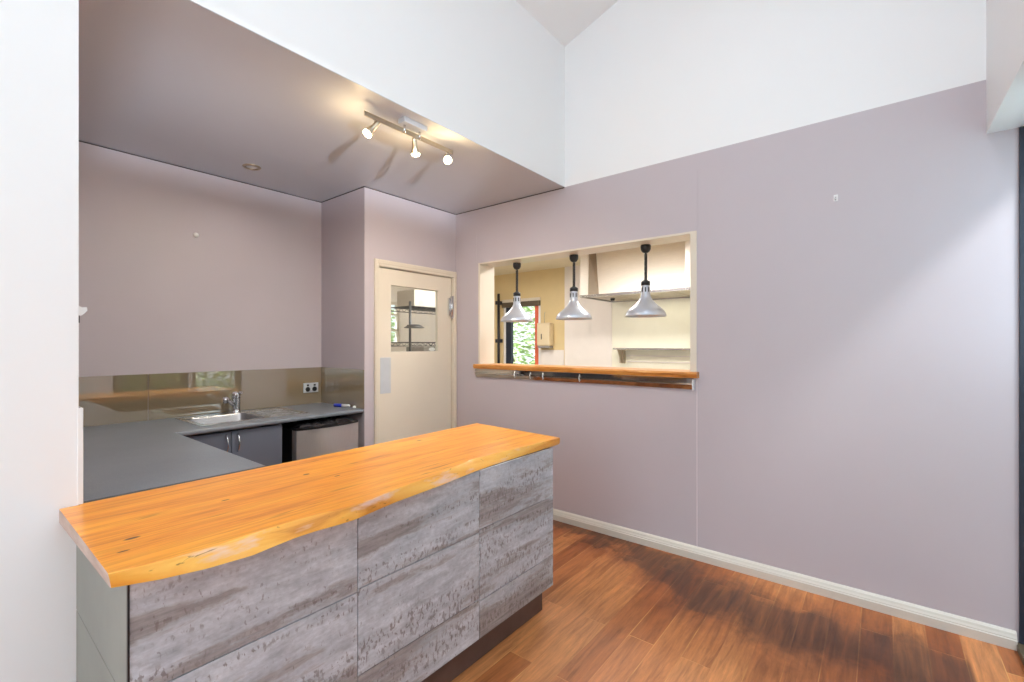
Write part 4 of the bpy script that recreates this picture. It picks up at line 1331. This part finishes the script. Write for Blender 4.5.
# kitchen ceiling light fittings (out of the picture, they light the kitchen)
def ceiling_fitting(name, label, x, y, sx, sy, energy):
    root = thing(name, label, 'light', (x, y, ZK))
    MB().box((x - sx / 2, y - sy / 2, ZK - 0.06), (x + sx / 2, y + sy / 2, ZK - 0.0005), 0, 0.004).build('housing', M['plastic_white'], root)
    MB().box((x - sx / 2 + 0.02, y - sy / 2 + 0.02, ZK - 0.064), (x + sx / 2 - 0.02, y + sy / 2 - 0.02, ZK - 0.0602)).build('diffuser', M['diffuser'], root)
    l = bpy.data.lights.new('ceiling_fitting_light', 'AREA')
    l.shape = 'RECTANGLE'; l.size = sx; l.size_y = sy; l.energy = energy; l.color = (1.0, 0.97, 0.95)
    lo = bpy.data.objects.new('ceiling_fitting_light', l); COL.objects.link(lo)
    lo.location = (x, y, ZK - 0.075)
ceiling_fitting('ceiling_light', 'fluorescent ceiling fitting in the kitchen in front of the hood', 4.15, 2.0, 0.3, 1.3, 38)
ceiling_fitting('ceiling_light', 'fluorescent ceiling fitting in the kitchen behind the door', 4.2, 4.1, 1.3, 0.3, 32)
# hood lamp
l = bpy.data.lights.new('hood_lamp', 'AREA'); l.shape = 'RECTANGLE'; l.size = 0.5; l.size_y = 1.0; l.energy = 3.2; l.color = (1, 0.97, 0.82)
lo = bpy.data.objects.new('hood_lamp', l); COL.objects.link(lo); lo.location = (5.6, 2.1, HZ0 + 0.005)

# ------------------------------------------------------------------ daylight and added lamps
def area(name, loc, rot, sx, sy, energy, col):
    l = bpy.data.lights.new(name, 'AREA')
    l.shape = 'RECTANGLE'; l.size = sx; l.size_y = sy; l.energy = energy; l.color = col
    o = bpy.data.objects.new(name, l); COL.objects.link(o)
    o.location = loc; o.rotation_euler = rot
    return o
DAY = (0.78, 0.89, 1.0)
# facing +Y through the front windows, +X through the added end openings
area('daylight_front_a', (-1.27, YG - 0.2, 1.6), (-PI / 2, 0, PI), 1.7, 1.6, 6, DAY)
area('daylight_front_c', (2.3, YG - 0.2, 1.85), (-PI / 2, 0, PI), 1.5, 1.1, 13, (0.62, 0.84, 1.0))
area('fill_end', (XL - 0.2, 0.75, 1.25), (0, -PI / 2, 0), 2.2, 1.8, 46, DAY)  # added fill behind the unseen end window
area('fill_overhead', (0.4, 0.2, zv(0.2) + 0.3), (0, 0, 0), 1.6, 0.7, 34, DAY)  # added overhead fill that brightens the bulkhead
area('fill_high_end', (XL - 0.2, 0.75, 3.28), (0, -PI / 2, 0), 0.85, 1.8, 18, DAY)  # added high fill for the upper white walls

# added spot for the ceiling streaks, masked by the slot, and the sky glare that slips under the soffit along the right wall
l = bpy.data.lights.new('streak_spot', 'SPOT'); l.energy = 1150; l.color = (0.80, 0.87, 1.0)
l.spot_size = math.radians(58); l.spot_blend = 0.15; l.shadow_soft_size = 0.035
lo = bpy.data.objects.new('streak_spot', l); COL.objects.link(lo); lo.location = (0.30, -1.55, 1.86)
lo.rotation_euler = Vector((0.36, 0.93, 0.05)).to_track_quat('-Z', 'Y').to_euler()
gl = area('daylight_glare', (2.20, -1.98, 3.79), (0, 0, 0), 0.32, 0.32, 106, (0.97, 0.98, 1.0))
gl.rotation_euler = Vector((0.45, 1.0, -1.12)).to_track_quat('-Z', 'Y').to_euler()

sun = bpy.data.lights.new('sun', 'SUN'); sun.energy = 14; sun.angle = math.radians(0.6); sun.color = (0.96, 0.97, 1.0)
so = bpy.data.objects.new('sun', sun); COL.objects.link(so)
so.rotation_euler = Vector((0.6, -0.5, -1.1)).to_track_quat('-Z', 'Y').to_euler()

w = bpy.data.worlds.new('sky'); sc.world = w
w.use_nodes = True
nt = w.node_tree
bgn = nt.nodes['Background']
tc = nt.nodes.new('ShaderNodeTexCoord')
sp_ = nt.nodes.new('ShaderNodeSeparateXYZ'); nt.links.new(tc.outputs['Generated'], sp_.inputs[0])
rp = nt.nodes.new('ShaderNodeValToRGB'); nt.links.new(sp_.outputs[2], rp.inputs[0])
rp.color_ramp.elements[0].position = 0.0; rp.color_ramp.elements[0].color = (0.95, 0.97, 1.0, 1)
rp.color_ramp.elements[1].position = 0.7; rp.color_ramp.elements[1].color = (0.62, 0.76, 1.0, 1)
nt.links.new(rp.outputs[0], bgn.inputs['Color'])
bgn.inputs['Strength'].default_value = 1.5

# ------------------------------------------------------------------ camera
F, HY = 461.0, 344.5
cam = bpy.data.cameras.new('camera')
cam.sensor_fit = 'HORIZONTAL'
cam.sensor_width = 36.0
cam.lens = 36.0 * F / 1024.0
cam.shift_x = 0.0
cam.shift_y = (HY - 341.0) / 1024.0
cam.clip_start = 0.05
co = bpy.data.objects.new('camera', cam); COL.objects.link(co)
yaw = math.atan(368 / 461)          # angle between the view axis and +X
co.location = (0, 0, 1.42)
co.rotation_euler = (PI / 2, 0, yaw - PI / 2 + 0.0)
# view axis = (cos, sin) with cos = cos(yaw'), see solved vanishing points
view = Vector((math.cos(math.atan(368 / 461)), math.sin(math.atan(368 / 461)), 0))
co.rotation_euler = view.to_track_quat('-Z', 'Y').to_euler()
sc.camera = co

sc.view_settings.view_transform = 'Standard'
sc.view_settings.look = 'None'
sc.view_settings.gamma = 1.0
sc.view_settings.use_curve_mapping = False
sc.view_settings.exposure = 0.07
sc.cycles.use_denoising = True
sc.cycles.max_bounces = 10
sc.cycles.diffuse_bounces = 6
sc.cycles.transparent_max_bounces = 12
sc.cycles.sample_clamp_indirect = 4.0
